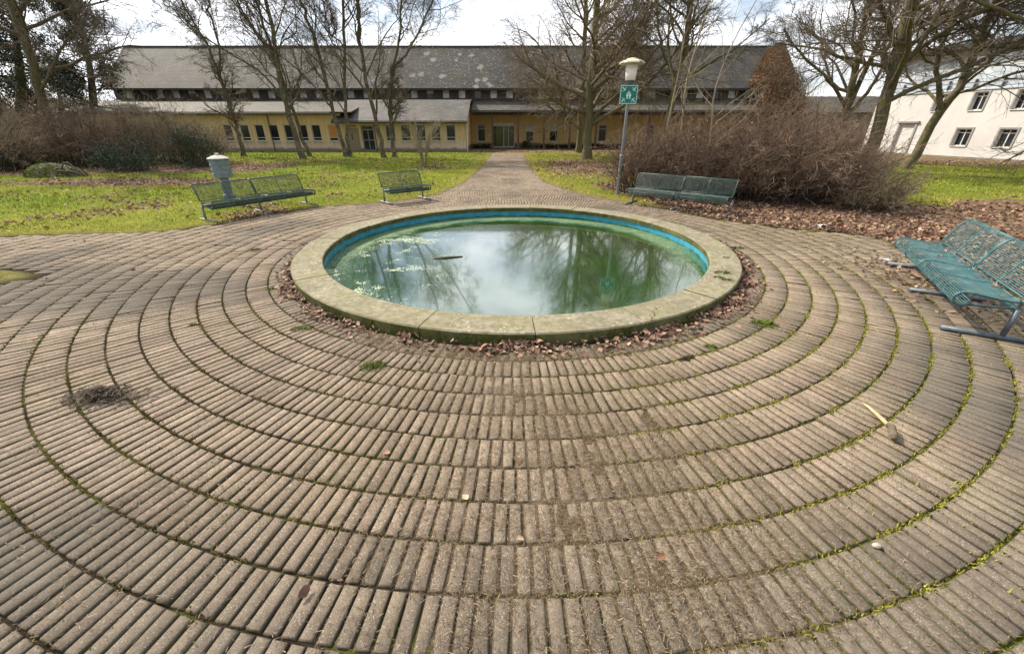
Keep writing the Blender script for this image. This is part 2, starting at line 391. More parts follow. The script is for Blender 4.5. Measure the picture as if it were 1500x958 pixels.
def bed(x, y):                # leaf litter, 0..1
    sd = pave_sd(x,y); n = fbm(x,y,.9,4,77)
    right = sstep(3.6,5.2,x+.25*(y-9))*sstep(-.25,.12,-sd)*sstep(0,1,(np.where(x>10,12.6,12.6+4.5*sstep(10,8.5,x))-y+(n-.5)*3)/2.5)
    farl = np.exp(-((x+14.5)/4.5)**2-((y-15.6)/1.3)**2)*.9
    b1 = np.exp(-(np.hypot(x+5.95,(y-9.55))/1.0)**2)*.45*(sd<.25)
    tr = np.exp(-(((x-3.6)/2.8)**2+((y-22)/5.5)**2))*.78*(sd<0)
    sh = np.exp(-(((x+4.0)/1.3)**2+((y-21.3)/.9)**2))*.8
    bl = np.exp(-(((x+12.5)/6.)**2+((y-25.2)/1.0)**2))*.5
    plaza = sstep(33.2,34.2,y)*(x>-3.6)*(x<25)*.9
    hl = sstep(0,1.2,y-(17.6+.12*(x+18)))*(x<-11.5)*.9*(y<24)
    rl = .9*sstep(22,24,y+.4*(x-22))*(x>14)*(x<30)
    bare = .30*sstep(.60,.70,fbm(x,y,.75,4,91))*(sd<-.1)*(y<33)
    return np.clip(np.maximum.reduce([bare,right,farl,b1,tr,sh,bl,plaza,hl,rl])*(.45+1.1*n),0,1)

def build_ground():
    rad = np.concatenate([np.arange(3.26,8.2,.05), np.arange(8.2,16,.13), np.geomspace(16,60,90), np.geomspace(64,900,26)])
    na = 1080; ang = np.arange(na)*2*math.pi/na
    Rr, A = np.meshgrid(rad, ang, indexing='ij')
    x = POOL[0]+Rr*np.cos(A); y = POOL[1]+Rr*np.sin(A)
    sd = pave_sd(x,y); inn = sstep(-.05,.05,sd)
    D = dirt(x,y)
    zp = -.0190+.0195*D*sstep(.35,.8,fbm(x,y,6,3,9)+.25*D)+.006*(fbm(x,y,22,2,3)-.5)
    zl = .012+.05*(fbm(x,y,.6,3,8)-.45)*sstep(0,1.5,-sd)+.02*(fbm(x,y,5,3,2)-.5)
    zl = np.where(Rr>60, -.02, zl)
    z = zp*inn+zl*(1-inn)
    n1 = fbm(x,y,.45,4,21)[...,None]; n2 = fbm(x,y,3,4,22)[...,None]
    lawn = np.array((.13,.165,.022))*(1-n1)+np.array((.25,.24,.04))*n1
    litter = np.array((.12,.078,.050))*(1-n2)+np.array((.26,.175,.115))*n2
    B = bed(x,y)[...,None]; outc = lawn*(1-sstep(.25,.6,B))+litter*sstep(.25,.6,B)
    edgew = sstep(.22,.0,np.abs(sd+.02))[...,None]*.65
    outc = outc*(1-edgew)+np.array((.16,.125,.075))*edgew
    rightside = sstep(-1.5,4.5,x-.25*(y-4))[...,None]
    mo = sstep(.47,.60,fbm(x,y,1.7,4,41)[...,None]+.14*rightside)
    jc = np.array((.034,.025,.016))*(1-mo)+(np.array((.085,.085,.018))*(1-rightside)+np.array((.10,.115,.016))*rightside)*mo
    jc = jc*(1-sstep(.3,.7,D)[...,None])+np.array((.135,.098,.064))*sstep(.3,.7,D)[...,None]
    back = sstep(8.5,12.5,y)[...,None]; jc = jc*(1-back)+np.array((.17,.130,.092))*back; z = z+.010*back[...,0]*inn
    col = jc*inn[...,None]+outc*(1-inn[...,None])
    far = sstep(25,60,Rr)[...,None]; col = col*(1-far)+np.array((.11,.125,.035))*far
    v = np.stack([x,y,z],-1).reshape(-1,3); n = len(rad)
    i = np.arange(n-1)[:,None]*na; j = np.arange(na)[None,:]; j2 = (j+1)%na
    q = np.stack([i+j, i+na+j, i+na+j2, i+j2],-1).reshape(-1,4)
    o = mesh_np('ground', v, q, mat=MT['earth'], col=col.reshape(-1,3), smooth=True)
    tag(o, 'lawn and leaf covered earth around the paved circle', 'ground', kind='structure')
build_ground()

def brick_mesh(name, cx, cy, ang, L, W, label, parent=None):
    """oblong concrete pavers: cx,cy centre, ang = direction of the long side"""
    B = len(cx); rng = np.random.default_rng(4)
    L = L*(1+rng.normal(0,.006,B)); W = W*(1+rng.normal(0,.02,B))
    ang = ang+rng.normal(0,.006,B)
    su = np.array((-1,1,1,-1)); sv = np.array((-1,-1,1,1))
    vs = []; ed = []
    zc = rng.normal(0,.0018,B)+.012*(fbm(cx,cy,.9,3,71)-.5)-np.where(rng.random(B)<.03,.006,0); tu = rng.normal(0,.013,B); tv = rng.normal(0,.022,B)
    chip = np.where(rng.random((B,4))<.08, rng.uniform(.012,.022,(B,4)), rng.uniform(.004,.009,(B,4)))
    for lev,(inset,z) in enumerate(((0,-.05),(0,-.0085),(None,0.0))):
        for c in range(4):
            ins = chip[:,c] if inset is None else 0
            u = su[c]*(L/2-ins); v = sv[c]*(W/2-ins)
            zz = z+(zc+tu*u+tv*v if lev else 0)
            vs.append(np.stack([cx+u*np.cos(ang)-v*np.sin(ang), cy+u*np.sin(ang)+v*np.cos(ang), zz+0*u],-1))
            ed.append(np.full(B, (1.0,.9,.0)[lev]))
    v = np.stack(vs,1).reshape(-1,3); e = np.stack(ed,1).reshape(-1)
    f = []
    for lev in range(2):
        for c in range(4):
            c2 = (c+1)%4; f.append((lev*4+c, lev*4+c2, lev*4+4+c2, lev*4+4+c))
    f.append((8,9,10,11))
    q = (np.arange(B)[:,None,None]*12+np.array(f)[None]).reshape(-1,4)
    t = np.where(rng.random(B) < .07, rng.uniform(.62,.82,B), rng.normal(1,.10,B))[:,None]*np.array((1,1,1))+rng.normal(0,.009,(B,3))
    t = np.clip(t,.6,1.3)
    stain_vignette = np.clip(sstep(.45,.68,fbm(cx,cy,.8,4,55)+.8*np.exp(-((cx+6.2)/1.9)**2-((cy-4.75)/.7)**2)+.3*np.exp(-((cx+3.7)/.5)**2-((cy-2.85)/.22)**2)-.12)*.75,0,.75)
    nr = np.hypot(cx-POOL[0],cy-POOL[1]); stain_vignette = np.maximum(stain_vignette, .35*sstep(3.95,3.6,nr)); stain_vignette = np.clip(stain_vignette+.72*sstep(4.9,6.4,nr)*sstep(3.2,1.0,cy)*(.45+.9*fbm(cx,cy,1.6,4,58)),0,.85)  # outer front rings darkened in colour, standing in for lens falloff and shade
    o = mesh_np(name, v, q, mat=MT['paver'], parent=parent, col=np.repeat(t,12,0), attrs=dict(edge=e, stain_vignette=np.repeat(stain_vignette,12)))
    return tag(o, label, 'paving', kind='structure')
def build_paving():
    X=[];Y=[];A=[]
    PITCH_R = .247; W = .0775
    k = 0
    for k in range(0, 45):
        r0 = 3.48+PITCH_R*k; rc = r0+PITCH_R/2-.002
        if r0 < 0: continue
        n = int(2*math.pi*rc/W); ph = random.random()
        a = (np.arange(n)+ph)*2*math.pi/n
        x = POOL[0]+rc*np.cos(a); y = POOL[1]+rc*np.sin(a)
        ok = (pave_sd(x,y) > .06) & (y > -.9) & (np.abs(x) < (y+1.2)*1.45+1.6) & ~((y > 13.4))
        X.append(x[ok]); Y.append(y[ok]); A.append(a[ok])
    x = np.concatenate(X); y = np.concatenate(Y); a = np.concatenate(A)
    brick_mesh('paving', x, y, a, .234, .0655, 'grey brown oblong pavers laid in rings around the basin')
    X=[];Y=[]; r = 0; yy = 13.55
    while yy < 33.3:
        n = np.arange(-2.4,2.6,W)+(r%2)*W*.5
        X.append(n); Y.append(np.full(len(n), yy)); yy += PITCH_R; r += 1
    x = np.concatenate(X); y = np.concatenate(Y); ok = pave_sd(x,y) > .05
    brick_mesh('path', x[ok], y[ok], np.full(ok.sum(), math.pi/2), .243, .0735, 'straight paved path from the basin to the glass entrance')
build_paving()

# ------------------------------------------------------------------ loose natural stuff
def blades(name, x, y, z, h, w, col, label, cat, mat, lean=.45, kind='stuff', seed=1):
    rng = np.random.default_rng(seed); n = len(x)
    a = rng.uniform(0,2*math.pi,n); b = rng.uniform(0,2*math.pi,n); l = rng.uniform(0,lean,n)*h
    dx = np.cos(a)*w/2; dy = np.sin(a)*w/2
    p0 = np.stack([x-dx,y-dy,z],-1); p1 = np.stack([x+dx,y+dy,z],-1)
    p2 = np.stack([x+np.cos(b)*l, y+np.sin(b)*l, z+h],-1)
    v = np.stack([p0,p1,p2],1).reshape(-1,3)
    o = mesh_np(name, v, tris=np.arange(3*n).reshape(-1,3), mat=mat, col=np.repeat(col,3,0))
    return tag(o, label, cat, kind=kind)
def build_grass():
    rng = np.random.default_rng(2); N = 330000
    az = rng.uniform(-1.02,1.02,N); r = np.exp(rng.uniform(math.log(6.0),math.log(44),N))
    x = r*np.sin(az); y = r*np.cos(az)
    sd = pave_sd(x,y); B = bed(x,y); n = fbm(x,y,1.3,4,61)
    keep = (sd < -.10+.55*(n-.5)) & (rng.random(N) > sstep(.22,.62,B)*.93) & (y < 34.5) & ~((y>33.2)&(x>-3.6)) & (rng.random(N) < .35+1.2*n)
    x,y,r,sd,B,n = [q[keep] for q in (x,y,r,sd,B,n)]
    m = len(x); big = fbm(x,y,.35,3,62)
    g1 = np.array((.115,.265,.018)); g2 = np.array((.34,.42,.032)); g3 = np.array((.54,.46,.12))
    t = np.clip(big*1.1-.15+.7*(fbm(x,y,1.1,3,64)-.45)+rng.normal(0,.2,m),0,1)[:,None]
    c = g1*(1-t)+g2*t
    e = np.clip(sstep(-1.2,-.1,sd)*.75+.5*sstep(.08,.3,B)+.5*sstep(0,3,x)*.7+rng.normal(0,.2,m),0,1)[:,None]
    c = c*(1-e)+g3*e
    dk = sstep(.50,.62,fbm(x,y,1.6,4,66))[:,None]; c = c*(1-.45*dk*(1-e)); c *= rng.uniform(.6,1.2,(m,1))*(.62+.76*fbm(x,y,3.2,3,63))[:,None]
    h = (.022+.0016*r)*rng.uniform(.5,1.5,m); w = (.005+.0011*r)*rng.uniform(.7,1.3,m)
    blades('lawn_grass', x,y,np.full(m,.0)+.0, h+.012, w, c, 'short mossy yellow green grass of the lawns', 'grass', MT['grass'], 1.1)
    # the grassy corner by the left edge is caught by the sampler too (island in pave_sd)
build_grass()

def build_joint_moss():
    rng = np.random.default_rng(7); N = 620000
    k = rng.integers(1,22,N); a = rng.uniform(0,2*math.pi,N); r = 3.48+.247*k+rng.normal(0,.0125,N)
    rj = rng.random(N) < .30
    r = np.where(rj, 3.48+.247*rng.uniform(1,21,N), r)
    x = POOL[0]+r*np.cos(a); y = POOL[1]+r*np.sin(a)
    vis = (y > -.3) & (np.abs(x) < y*1.35+1.0) & (pave_sd(x,y) > 0) & (y < 9)
    side = sstep(-.6,2.2,x-.15*(y-3)); n = fbm(x,y,1.9,4,43)
    p = sstep(.36,.62,n+.16*side)*(.5+.5*side)*sstep(.28,.55,fbm(x,y,9,2,47))
    p = np.where(rj, p*.5, p)
    keep = vis & (rng.random(N) < p); x,y,side = x[keep],y[keep],side[keep]; m = len(x)
    h = rng.uniform(.010,.021,m); w = rng.uniform(.005,.013,m)
    t = rng.random((m,1)); s = side[:,None]
    c = (np.array((.17,.145,.045))*(1-s)+np.array((.225,.215,.038))*s)*(.6+.9*t)
    blades('joint_moss', x,y,np.full(m,-.009),h,w,c,'yellow green moss growing in the paving joints','moss',MT['moss'],1.3)
build_joint_moss()

def build_debris():
    rng = np.random.default_rng(8); N = 330000
    x = rng.normal(.2,2.0,N); y = rng.uniform(.3,4.5,N)
    D = dirt(x,y); r = np.hypot(x-POOL[0],y-POOL[1]); n = fbm(x,y,7,3,12)
    keep = (r > 3.5) & (rng.random(N) < (D**1.15)*sstep(.28,.55,n+.15*D)*1.0+.008+.03*sstep(5.2,6.2,r)*n) & (pave_sd(x,y)>0)
    x,y = x[keep],y[keep]; m = len(x)
    a = rng.uniform(0,2*math.pi,m); L = rng.uniform(.006,.030,m); w = rng.uniform(.0012,.0032,m); tl = rng.normal(0,.25,m)
    d = np.stack([np.cos(a)*L/2,np.sin(a)*L/2,tl*L/2],-1); s = np.stack([-np.sin(a)*w/2,np.cos(a)*w/2,0*w],-1)
    c = np.stack([x,y,.004+rng.uniform(0,.006,m)],-1)
    v = np.stack([c-d-s,c+d-s*.5,c+d+s*.5,c-d+s],1).reshape(-1,3)
    pal = np.array([(.13,.085,.052),(.20,.14,.085),(.07,.046,.03),(.32,.25,.16),(.12,.105,.04)])
    cl = pal[rng.integers(0,5,m)]*rng.uniform(.7,1.2,(m,1))
    o = mesh_np('plant_debris', v, np.arange(4*m).reshape(-1,4), mat=MT['leaf'], col=np.repeat(cl,4,0))
    tag(o, 'dry grass clippings and straw strewn over the pavers', 'debris', kind='stuff')
build_debris()

def leaf_mesh(name, x, y, z, size, label, seed=3, parent=None, kind='stuff', pal=None):
    rng = np.random.default_rng(seed); m = len(x)
    # lobed leaf: centre rib of 3 points, 3 points each side, folded
    ou = np.array([-.5,-.18,.2,.5]); wl = np.array([.06,.34,.26,.04])
    a = rng.uniform(0,2*math.pi,m); tilt = rng.normal(0,.35,m); roll = rng.normal(0,.4,m); fold = rng.uniform(.05,.5,m); curl = rng.normal(.25,.35,m)
    P = []
    for side in (1,0,-1):
        for k in range(4):
            u = ou[k]*size; v = side*wl[k]*size*(1+rng.normal(0,.18,m)); h = abs(side)*wl[k]*size*fold + curl*(ou[k]**2)*size
            P.append(np.stack([u,v+0*u,h],-1))
    P = np.stack(P,1)                                     # m,12,3
    def rot(P,ax,t):
        c,s = np.cos(t)[:,None],np.sin(t)[:,None]; i,j = [(1,2),(2,0),(0,1)][ax]
        Q = P.copy(); Q[...,i] = P[...,i]*c-P[...,j]*s; Q[...,j] = P[...,i]*s+P[...,j]*c; return Q
    P = rot(rot(rot(P,0,roll),1,tilt),2,a)
    P[...,2] -= P[...,2].min(1)[:,None]
    P += np.stack([x,y,z],-1)[:,None]
    f = []
    for r in range(2):
        for k in range(3): f.append((r*4+k, r*4+k+1, r*4+4+k+1, r*4+4+k))
    q = (np.arange(m)[:,None,None]*12+np.array(f)[None]).reshape(-1,4)
    pal = np.array(pal if pal is not None else [(.18,.10,.066),(.28,.17,.115),(.11,.06,.042),(.40,.275,.19),(.25,.16,.12),(.15,.088,.064),(.33,.20,.125)])
    c = pal[rng.integers(0,len(pal),m)]*rng.uniform(.65,1.25,(m,1))
    o = mesh_np(name, P.reshape(-1,3), q, mat=MT['leaf'], parent=parent, col=np.repeat(c,12,0))
    return tag(o, label, 'leaves' if not parent else None, kind=kind)
def bench_pose(tipL, tipR):
    """front tips of the outer feet (left and right as seen from the basin) -> origin, heading"""
    a = np.array(tipL[:2]); b = np.array(tipR[:2]); d = (b-a)/np.linalg.norm(b-a); n = np.array((d[1],-d[0]))   # n faces the basin
    o = (a+b)/2-.25*n
    return (o[0],o[1],0), math.atan2(d[1],d[0])
_p = bench_pose((5.60,5.78), (4.33,3.60)); BENCH5 = (_p[0][0],_p[0][1],_p[1])
def build_leaves():
    rng = np.random.default_rng(9); N = 260000
    az = rng.uniform(-1.0,1.0,N); r = np.exp(rng.uniform(math.log(3.0),math.log(36),N))
    x = r*np.sin(az); y = r*np.cos(az); B = bed(x,y)
    keep = (rng.random(N) < sstep(.12,.5,B)*np.where(r>16,.5,.95)) & (pave_sd(x,y) < .05) & (y<36)
    X=[x[keep]];Y=[y[keep]];Z=[np.full(keep.sum(),.012)];S=[(.026+.052*rng.random(keep.sum())**1.4)*(1+.028*r[keep])]
    # around the foot of the basin
    n = 12000; a = rng.uniform(0,2*math.pi,n); rr = 3.445+np.abs(rng.normal(0,.11,n))
    x = POOL[0]+rr*np.cos(a); y = POOL[1]+rr*np.sin(a)
    wgt = np.exp(-(((a-5.75)%(2*math.pi)-0)/.75)**2)+np.exp(-((2*math.pi-((a-5.75)%(2*math.pi)))/.75)**2)
    wgt = np.maximum(wgt, .72*np.exp(-((np.abs(a-4.85))/.75)**2)); wgt = np.maximum(wgt, .38*np.exp(-((np.abs(a-3.9))/.55)**2))
    k = rng.random(n) < wgt*(.15+1.3*sstep(.3,.65,fbm(x,y,4,3,6))); X.append(x[k]);Y.append(y[k]);Z.append(rng.uniform(0,.05,k.sum())*np.clip(1-(rr[k]-3.44)*5,0,1)+.003);S.append(.016+.062*rng.random(k.sum())**1.8)
    # stray ones on the paving, more near the right bench and hedge edge
    n = 1500; x = rng.uniform(-8,7,n); y = rng.uniform(1,13,n); sd = pave_sd(x,y); ok = (np.hypot(x-POOL[0],y-POOL[1])>3.5)&(sd>0)&(rng.random(n) < np.where(x>3.2,.9*sstep(1.8,.1,sd),.16*sstep(1.5,0,sd)+.02))
    X.append(x[ok]);Y.append(y[ok]);Z.append(np.full(ok.sum(),.004));S.append(rng.uniform(.03,.07,ok.sum()))
    n = 2600; x = rng.uniform(-16,6,n); y = rng.uniform(7.5,30,n); ok = pave_sd(x,y) < -.2; X.append(x[ok]);Y.append(y[ok]);Z.append(np.full(ok.sum(),.03));S.append(rng.uniform(.04,.09,ok.sum())*(1+.02*y[ok]))
    n = 26; u = rng.uniform(-1.0,1.1,n); v = np.where(rng.random(n)<.7, rng.normal(.16,.03,n), rng.uniform(-.15,.1,n)); bx,by,br = BENCH5; X.append(bx+u*math.cos(br)-v*math.sin(br));Y.append(by+u*math.sin(br)+v*math.cos(br));Z.append(np.full(n,.388));S.append(rng.uniform(.03,.06,n))
    n = 700; x = rng.normal(5.6,.45,n); y = rng.normal(4.9,.75,n); X.append(x);Y.append(y);Z.append(np.full(n,.005));S.append(rng.uniform(.03,.07,n))
    leaf_mesh('leaf_litter', *[np.concatenate(q) for q in (X,Y,Z,S)], label='brown fallen oak leaves lying around the basin, benches and hedge')
build_leaves()

# ================================================================== BASIN
def build_basin():
    t = thing('fountain_basin', 'round sandstone basin with turquoise inner wall full of green water', 'basin', (POOL[0],POOL[1],0))
    n = 19; step = 2*math.pi/n; a0 = -math.pi/2+R_(2.66)
    for k in range(n):
        b = MB(); s0 = a0+k*step+.0012; s1 = a0+(k+1)*step-.0012
        rng = np.random.default_rng(100+k); dz = rng.normal(0,.0025)
        prof = [(R_IN,.040),(R_OUT-.03,.040),(R_OUT-.03,-.04),(R_OUT,-.04),(R_OUT+.002,.108+dz),(R_OUT-.012,.122+dz),(R_IN+.012,.122+dz),(R_IN,.110+dz)]
        m = 14; base = len(b.v); L = len(prof)
        for i in range(m+1):
            a = s0+(s1-s0)*i/m; wob = rng.normal(0,.0015)
            for r,z in prof: b.v.append(((r+wob)*math.cos(a),(r+wob)*math.sin(a),z+wob*.6))
        for i in range(m):
            for j in range(L):
                j2 = (j+1)%L; b.f.append([base+i*L+j, base+i*L+j2, base+(i+1)*L+j2, base+(i+1)*L+j])
        b.f.append([base+j for j in range(L)][::-1]); b.f.append([base+m*L+j for j in range(L)])
        o = b.build('coping_stone', MT['stone'], t)
        bm = o.data; bm.validate()
    w = MB(); k = 160
    w.lathe([(R_IN+.022,.039),(R_IN+.022,-.33),(R_IN+.20,-.33),(R_IN+.20,.039)], k, cap=False)
    o = w.build('inner_wall', MT['poolwall'], t, smooth=False)
    f = MB(); f.lathe([(R_IN+.02,-.34),(R_IN+.02,-.325)], 96); f.build('basin_floor', MT['conc'], t)
    nr = 40; v = [(0,0,0)]; q = []; k = 128
    for i in range(1,nr+1):
        for j in range(k):
            a = 2*math.pi*j/k; r = (R_IN+.0215)*i/nr; v.append((r*math.cos(a),r*math.sin(a),0))
    tr = [(0,1+j,1+(j+1)%k) for j in range(k)]
    for i in range(nr-1):
        for j in range(k): q.append((1+i*k+j,1+(i+1)*k+j,1+(i+1)*k+(j+1)%k,1+i*k+(j+1)%k))
    o = mesh_np('water', v, q, tr, mat=MT['water'], smooth=True); o.location = (POOL[0],POOL[1],WATER_Z)
    tag(o, 'still green algae water filling the round basin', 'water', kind='structure')
build_basin()

# ================================================================== BENCHES
def bench_profile():
    # side view (y, z): rolled front lip, seat pan, then separate backrest
    seat = []
    for a in np.linspace(-165,90,14):                      # rolled lip
        seat.append((-.20-.068*math.cos(R_(a)), .345+.068*math.sin(R_(a))))
    seat += [(-.14,.410),(-.05,.398),(.05,.386),(.13,.382),(.18,.388)]
    back = [(.205,.415),(.235,.485),(.262,.56),(.292,.635),(.328,.695),(.362,.727),(.40,.737)]
    return seat, back
def resample(pts, d):
    pts = np.array(pts,float); s = np.concatenate([[0],np.cumsum(np.hypot(*np.diff(pts,axis=0).T))]); n = max(2,int(s[-1]/d)+1)
    u = np.linspace(0,s[-1],n); return np.stack([np.interp(u,s,pts[:,0]),np.interp(u,s,pts[:,1])],-1)
BENCH_STOCK = {}
def wire_panel(prof, x0, x1, pitch, name, mat, parent):
    b = MB(); P = resample(prof, pitch)
    for y,z in P[1:-1]: b.tube([(x0,y,z),(x1,y,z)], .0042, 4, cap=False)
    n = int((x1-x0)/.105)
    Q = resample(prof,.03)
    for i in range(1,n):
        x = x0+(x1-x0)*i/n; b.tube([(x,y,z-.003) for y,z in Q], .0024, 4, cap=False)
    return b.build(name, mat, parent)
def make_bench(segs, label, ends, mat, legmat, loc, rz, L=1.22):
    t = thing('park_bench', label, 'bench', loc, rz, 'wire mesh benches around the basin')
    seat, back = bench_profile(); tot = segs*L; X0 = -tot/2
    Ps, Pb = resample(seat,.02), resample(back,.025)
    for s in range(segs):
        x0 = X0+s*L+.012; x1 = X0+(s+1)*L-.012; xm = (x0+x1)/2
        key = (segs, s, mat.name)
        so = wire_panel(seat, x0, x1, .0185, 'seat', mat, t)
        r = MB(); r.tube([(x0,-.17,.287),(x1,-.17,.287)], .010, 6)
        for x in (x0,x1): r.tube([(x,y,z) for y,z in Ps], .0130, 8)
        r.tube([(x0,)+tuple(Ps[-1]),(x1,)+tuple(Ps[-1])], .0095, 6); r.tube([(x0,)+tuple(Ps[0]),(x1,)+tuple(Ps[0])], .009, 6)
        r.build('seat_rim', mat, so, smooth=True)
        r = MB(); r.tube([(xm,y,z+.001) for y,z in Ps], .0085, 6); r.build('seat_rib', mat, so, smooth=True)
        bo = wire_panel(back, x0, x1, .0185, 'backrest', mat, t)
        r = MB()
        for x in (x0,x1): r.tube([(x,y,z) for y,z in Pb], .0130, 8)
        r.tube([(x0,)+tuple(Pb[-1]),(x1,)+tuple(Pb[-1])], .0125, 6); r.tube([(x0,)+tuple(Pb[0]),(x1,)+tuple(Pb[0])], .0095, 6)
        r.build('back_rim', mat, bo, smooth=True)
        r = MB(); r.tube([(xm,y-.001,z) for y,z in Pb], .0085, 6); r.build('back_rib', mat, bo, smooth=True)
        for x in (x0+.02, xm, x1-.02):
            g = MB(); g.tube([(x,.19,.315),(x,.02,.300),(x,-.17,.287)], .0125, 6); g.tube([(x,.19,.315),(x,.205,.415)], .011, 6); g.build('bracket', mat, t, smooth=True)
    b = MB(); b.tube([(X0+.01,.19,.305),(-X0-.01,.19,.305)], .026, 10); b.build('beam', mat, t, smooth=True)
    for s in range(segs+1):
        x = X0+s*L+(.03 if s == 0 else (-.03 if s == segs else 0))
        if segs == 2 and s != 1: x += (-.08 if s == 0 else .08)*.35
        g = MB(); g.tube([(x,.19,.315),(x,.185,.04)], .023, 10); lg = g.build('leg', legmat, t, smooth=True)
        g = MB(); g.tube([(x,-.25,.028),(x,.44,.028)], .025, 10); g.tube([(x,-.252,.028),(x,-.246,.028)], .019, 10); g.build('foot', legmat, lg, smooth=True)
    return t
def bench_pose(tipL, tipR):
    """front tips of the outer feet (left and right as seen from the basin) -> origin, heading"""
    a = np.array(tipL[:2]); b = np.array(tipR[:2]); d = (b-a)/np.linalg.norm(b-a); n = np.array((d[1],-d[0]))   # n faces the basin
    o = (a+b)/2-.25*n
    return (o[0],o[1],0), math.atan2(d[1],d[0])
p = bench_pose(G(318,327.6), G(466,301.7)); make_bench(2, 'teal double bench with shade in its colour, on the left, standing before the grey blue vent post', None, MT['benchshaded'], MT['galv'], *p)
p = bench_pose(G(571.5,301.6), G(634.5,293.6)); make_bench(1, 'short teal two seat bench with shade in its colour, beside the lawn behind the basin', None, MT['benchshaded'], MT['galv'], *p)
p = bench_pose(G(914.8,300.2), G(1061.4,318.4)); make_bench(2, 'teal double bench with shade in its colour, in front of the brown hedge beside the lamp', None, MT['benchshaded'], MT['galv'], *p)
p = bench_pose((5.60,5.78), (4.33,3.60)); make_bench(2, 'large teal double bench at the right edge, cut by the frame', None, MT['benchteal'], MT['steel'], *p)

# ================================================================== LAMP, SIGN, VENT POST
lx, ly = 3.13, 12.4
t = thing('street_lamp', 'grey lamp post with white tapered shade and wide mossy cap', 'lamp', (lx,ly,0))
b = MB(); b.lathe([(.052,-.1),(.052,1.05),(.058,1.055),(.058,1.10),(.041,1.13),(.041,2.86)],16); b.build('pole', MT['galv'], t, smooth=False)
b = MB(); b.lathe([(.05,.0),(.085,.0),(.085,.018),(.055,.03)],16); b.build('base_flange', MT['galv'], t)
b = MB(); b.lathe([(.045,2.80),(.075,2.84),(.09,2.90),(.11,2.925)],20); b.build('lamp_holder', MT['steel'], t, smooth=True)
b = MB(); b.lathe([(.118,2.925),(.128,2.93),(.158,3.30)],28); b.build('lamp_shade', MT['opal'], t, smooth=True)
b = MB(); b.lathe([(.15,3.285),(.325,3.292),(.33,3.30),(.318,3.325),(.24,3.365),(.15,3.39),(.145,3.405),(.07,3.425),(.0,3.43)],28); b.build('cap', MT['capcream'], t, smooth=True)

t = thing('assembly_point_sign', 'square green emergency assembly point sign clamped to the lamp post', 'sign', (lx-.015,ly-.062,2.60))
b = MB(); b.box(-.225,.225,-.004,.004,-.215,.215); b.build('plate', MT['signgreen'], t)
b = MB()
for x0,x1,z0,z1 in ((-.225,.225,.200,.215),(-.225,.225,-.215,-.200),(-.225,-.210,-.1995,.1995),(.210,.225,-.1995,.1995)): b.box(x0,x1,-.0085,-.0042,z0,z1)
b.build('border', MT['signwhite'], t)
def sgn(b, pts): 
    n = len(pts); base = len(b.v)
    for y in (-.0085,-.0042):
        for x,z in pts: b.v.append((x,y,z))
    b.f.append([base+i for i in range(n)]); b.f.append([base+n+i for i in range(n)][::-1])
    for i in range(n): j = (i+1)%n; b.f.append([base+i,base+n+i,base+n+j,base+j])
def disc(cx,cz,r,k=14): return [(cx+r*math.cos(2*math.pi*i/k), cz+r*math.sin(2*math.pi*i/k)) for i in range(k)]
for sx in (-1,1):
    for sz in (-1,1):
        b = MB()
        def tr(u,v):     # u along the diagonal towards the centre, v across
            u *= 1.2; v *= 1.2; cx,cz = sx*.138, sz*.132; ux,uz = -sx*.7071,-sz*.7071
            return (cx+u*ux-v*uz, cz+u*uz+v*ux)
        sgn(b,[tr(*p) for p in ((-.045,-.011),(.028,-.011),(.028,.011),(-.045,.011))])
        # barbs of the arrow head
        sgn(b,[tr(*p) for p in ((.0285,.018),(.0285,-.018),(.048,0))])
        sgn(b,[tr(*p) for p in ((.000,.052),(.0275,.0115),(.0275,.030),(.014,.056))]); sgn(b,[tr(*p) for p in ((.000,-.052),(.014,-.056),(.0275,-.030),(.0275,-.0115))])
        b.build('arrow', MT['signwhite'], t)
b = MB()
for cx in (-.034,.034):
    sgn(b, disc(cx,.032,.017)); sgn(b,[(cx-.030,.012),(cx-.030,-.045),(cx-.018,-.045),(cx-.017,-.105),(cx-.002,-.105),(cx,-.05),(cx+.002,-.105),(cx+.017,-.105),(cx+.018,-.045),(cx+.030,-.045),(cx+.030,.012)])
b2 = MB(); sgn(b, disc(0,.068,.016)); sgn(b,[(-.013,.048),(-.013,.018),(.013,.018),(.013,.048)])
o_ = len(b.v); b.v += b2.v; b.f += [[i+o_ for i in f] for f in b2.f]; b.build('people_pictogram', MT['signwhite'], t)
b = MB()
for z in (-.12,.12): b.lathe([(.044,z-.015),(.047,z-.015),(.047,z+.015),(.044,z+.015)],16,(.015,.062)); b.box(-.02,.05,.0045,.022,z-.015,z+.015)
b.build('clamp', MT['galv'], t)

t = thing('vent_post', 'blue grey vent post with ribbed head and pale conical cap', 'vent post', (-8.0,11.8,0))
b = MB(); b.lathe([(.155,-.05),(.155,.10),(.14,.13),(.112,.15),(.108,.62)],24); b.build('post', MT['ventgrey'], t)
b = MB(); pr = [(.12,.60),(.215,.585)]
for k in range(4): z = .585+.115*k; pr += [(.231,z+.010),(.233,z+.088),(.241,z+.092),(.241,z+.103),(.231,z+.107)]
pr += [(.23,1.045),(.2,1.046)]; b.lathe(pr,32); b.build('head', MT['ventgrey'], t)
b = MB(); b.lathe([(.23,1.047),(.262,1.05),(.262,1.072),(.235,1.085),(.10,1.14),(.05,1.148),(.05,1.19),(.0,1.20)],32); b.build('cap', MT['ventcap'], t)

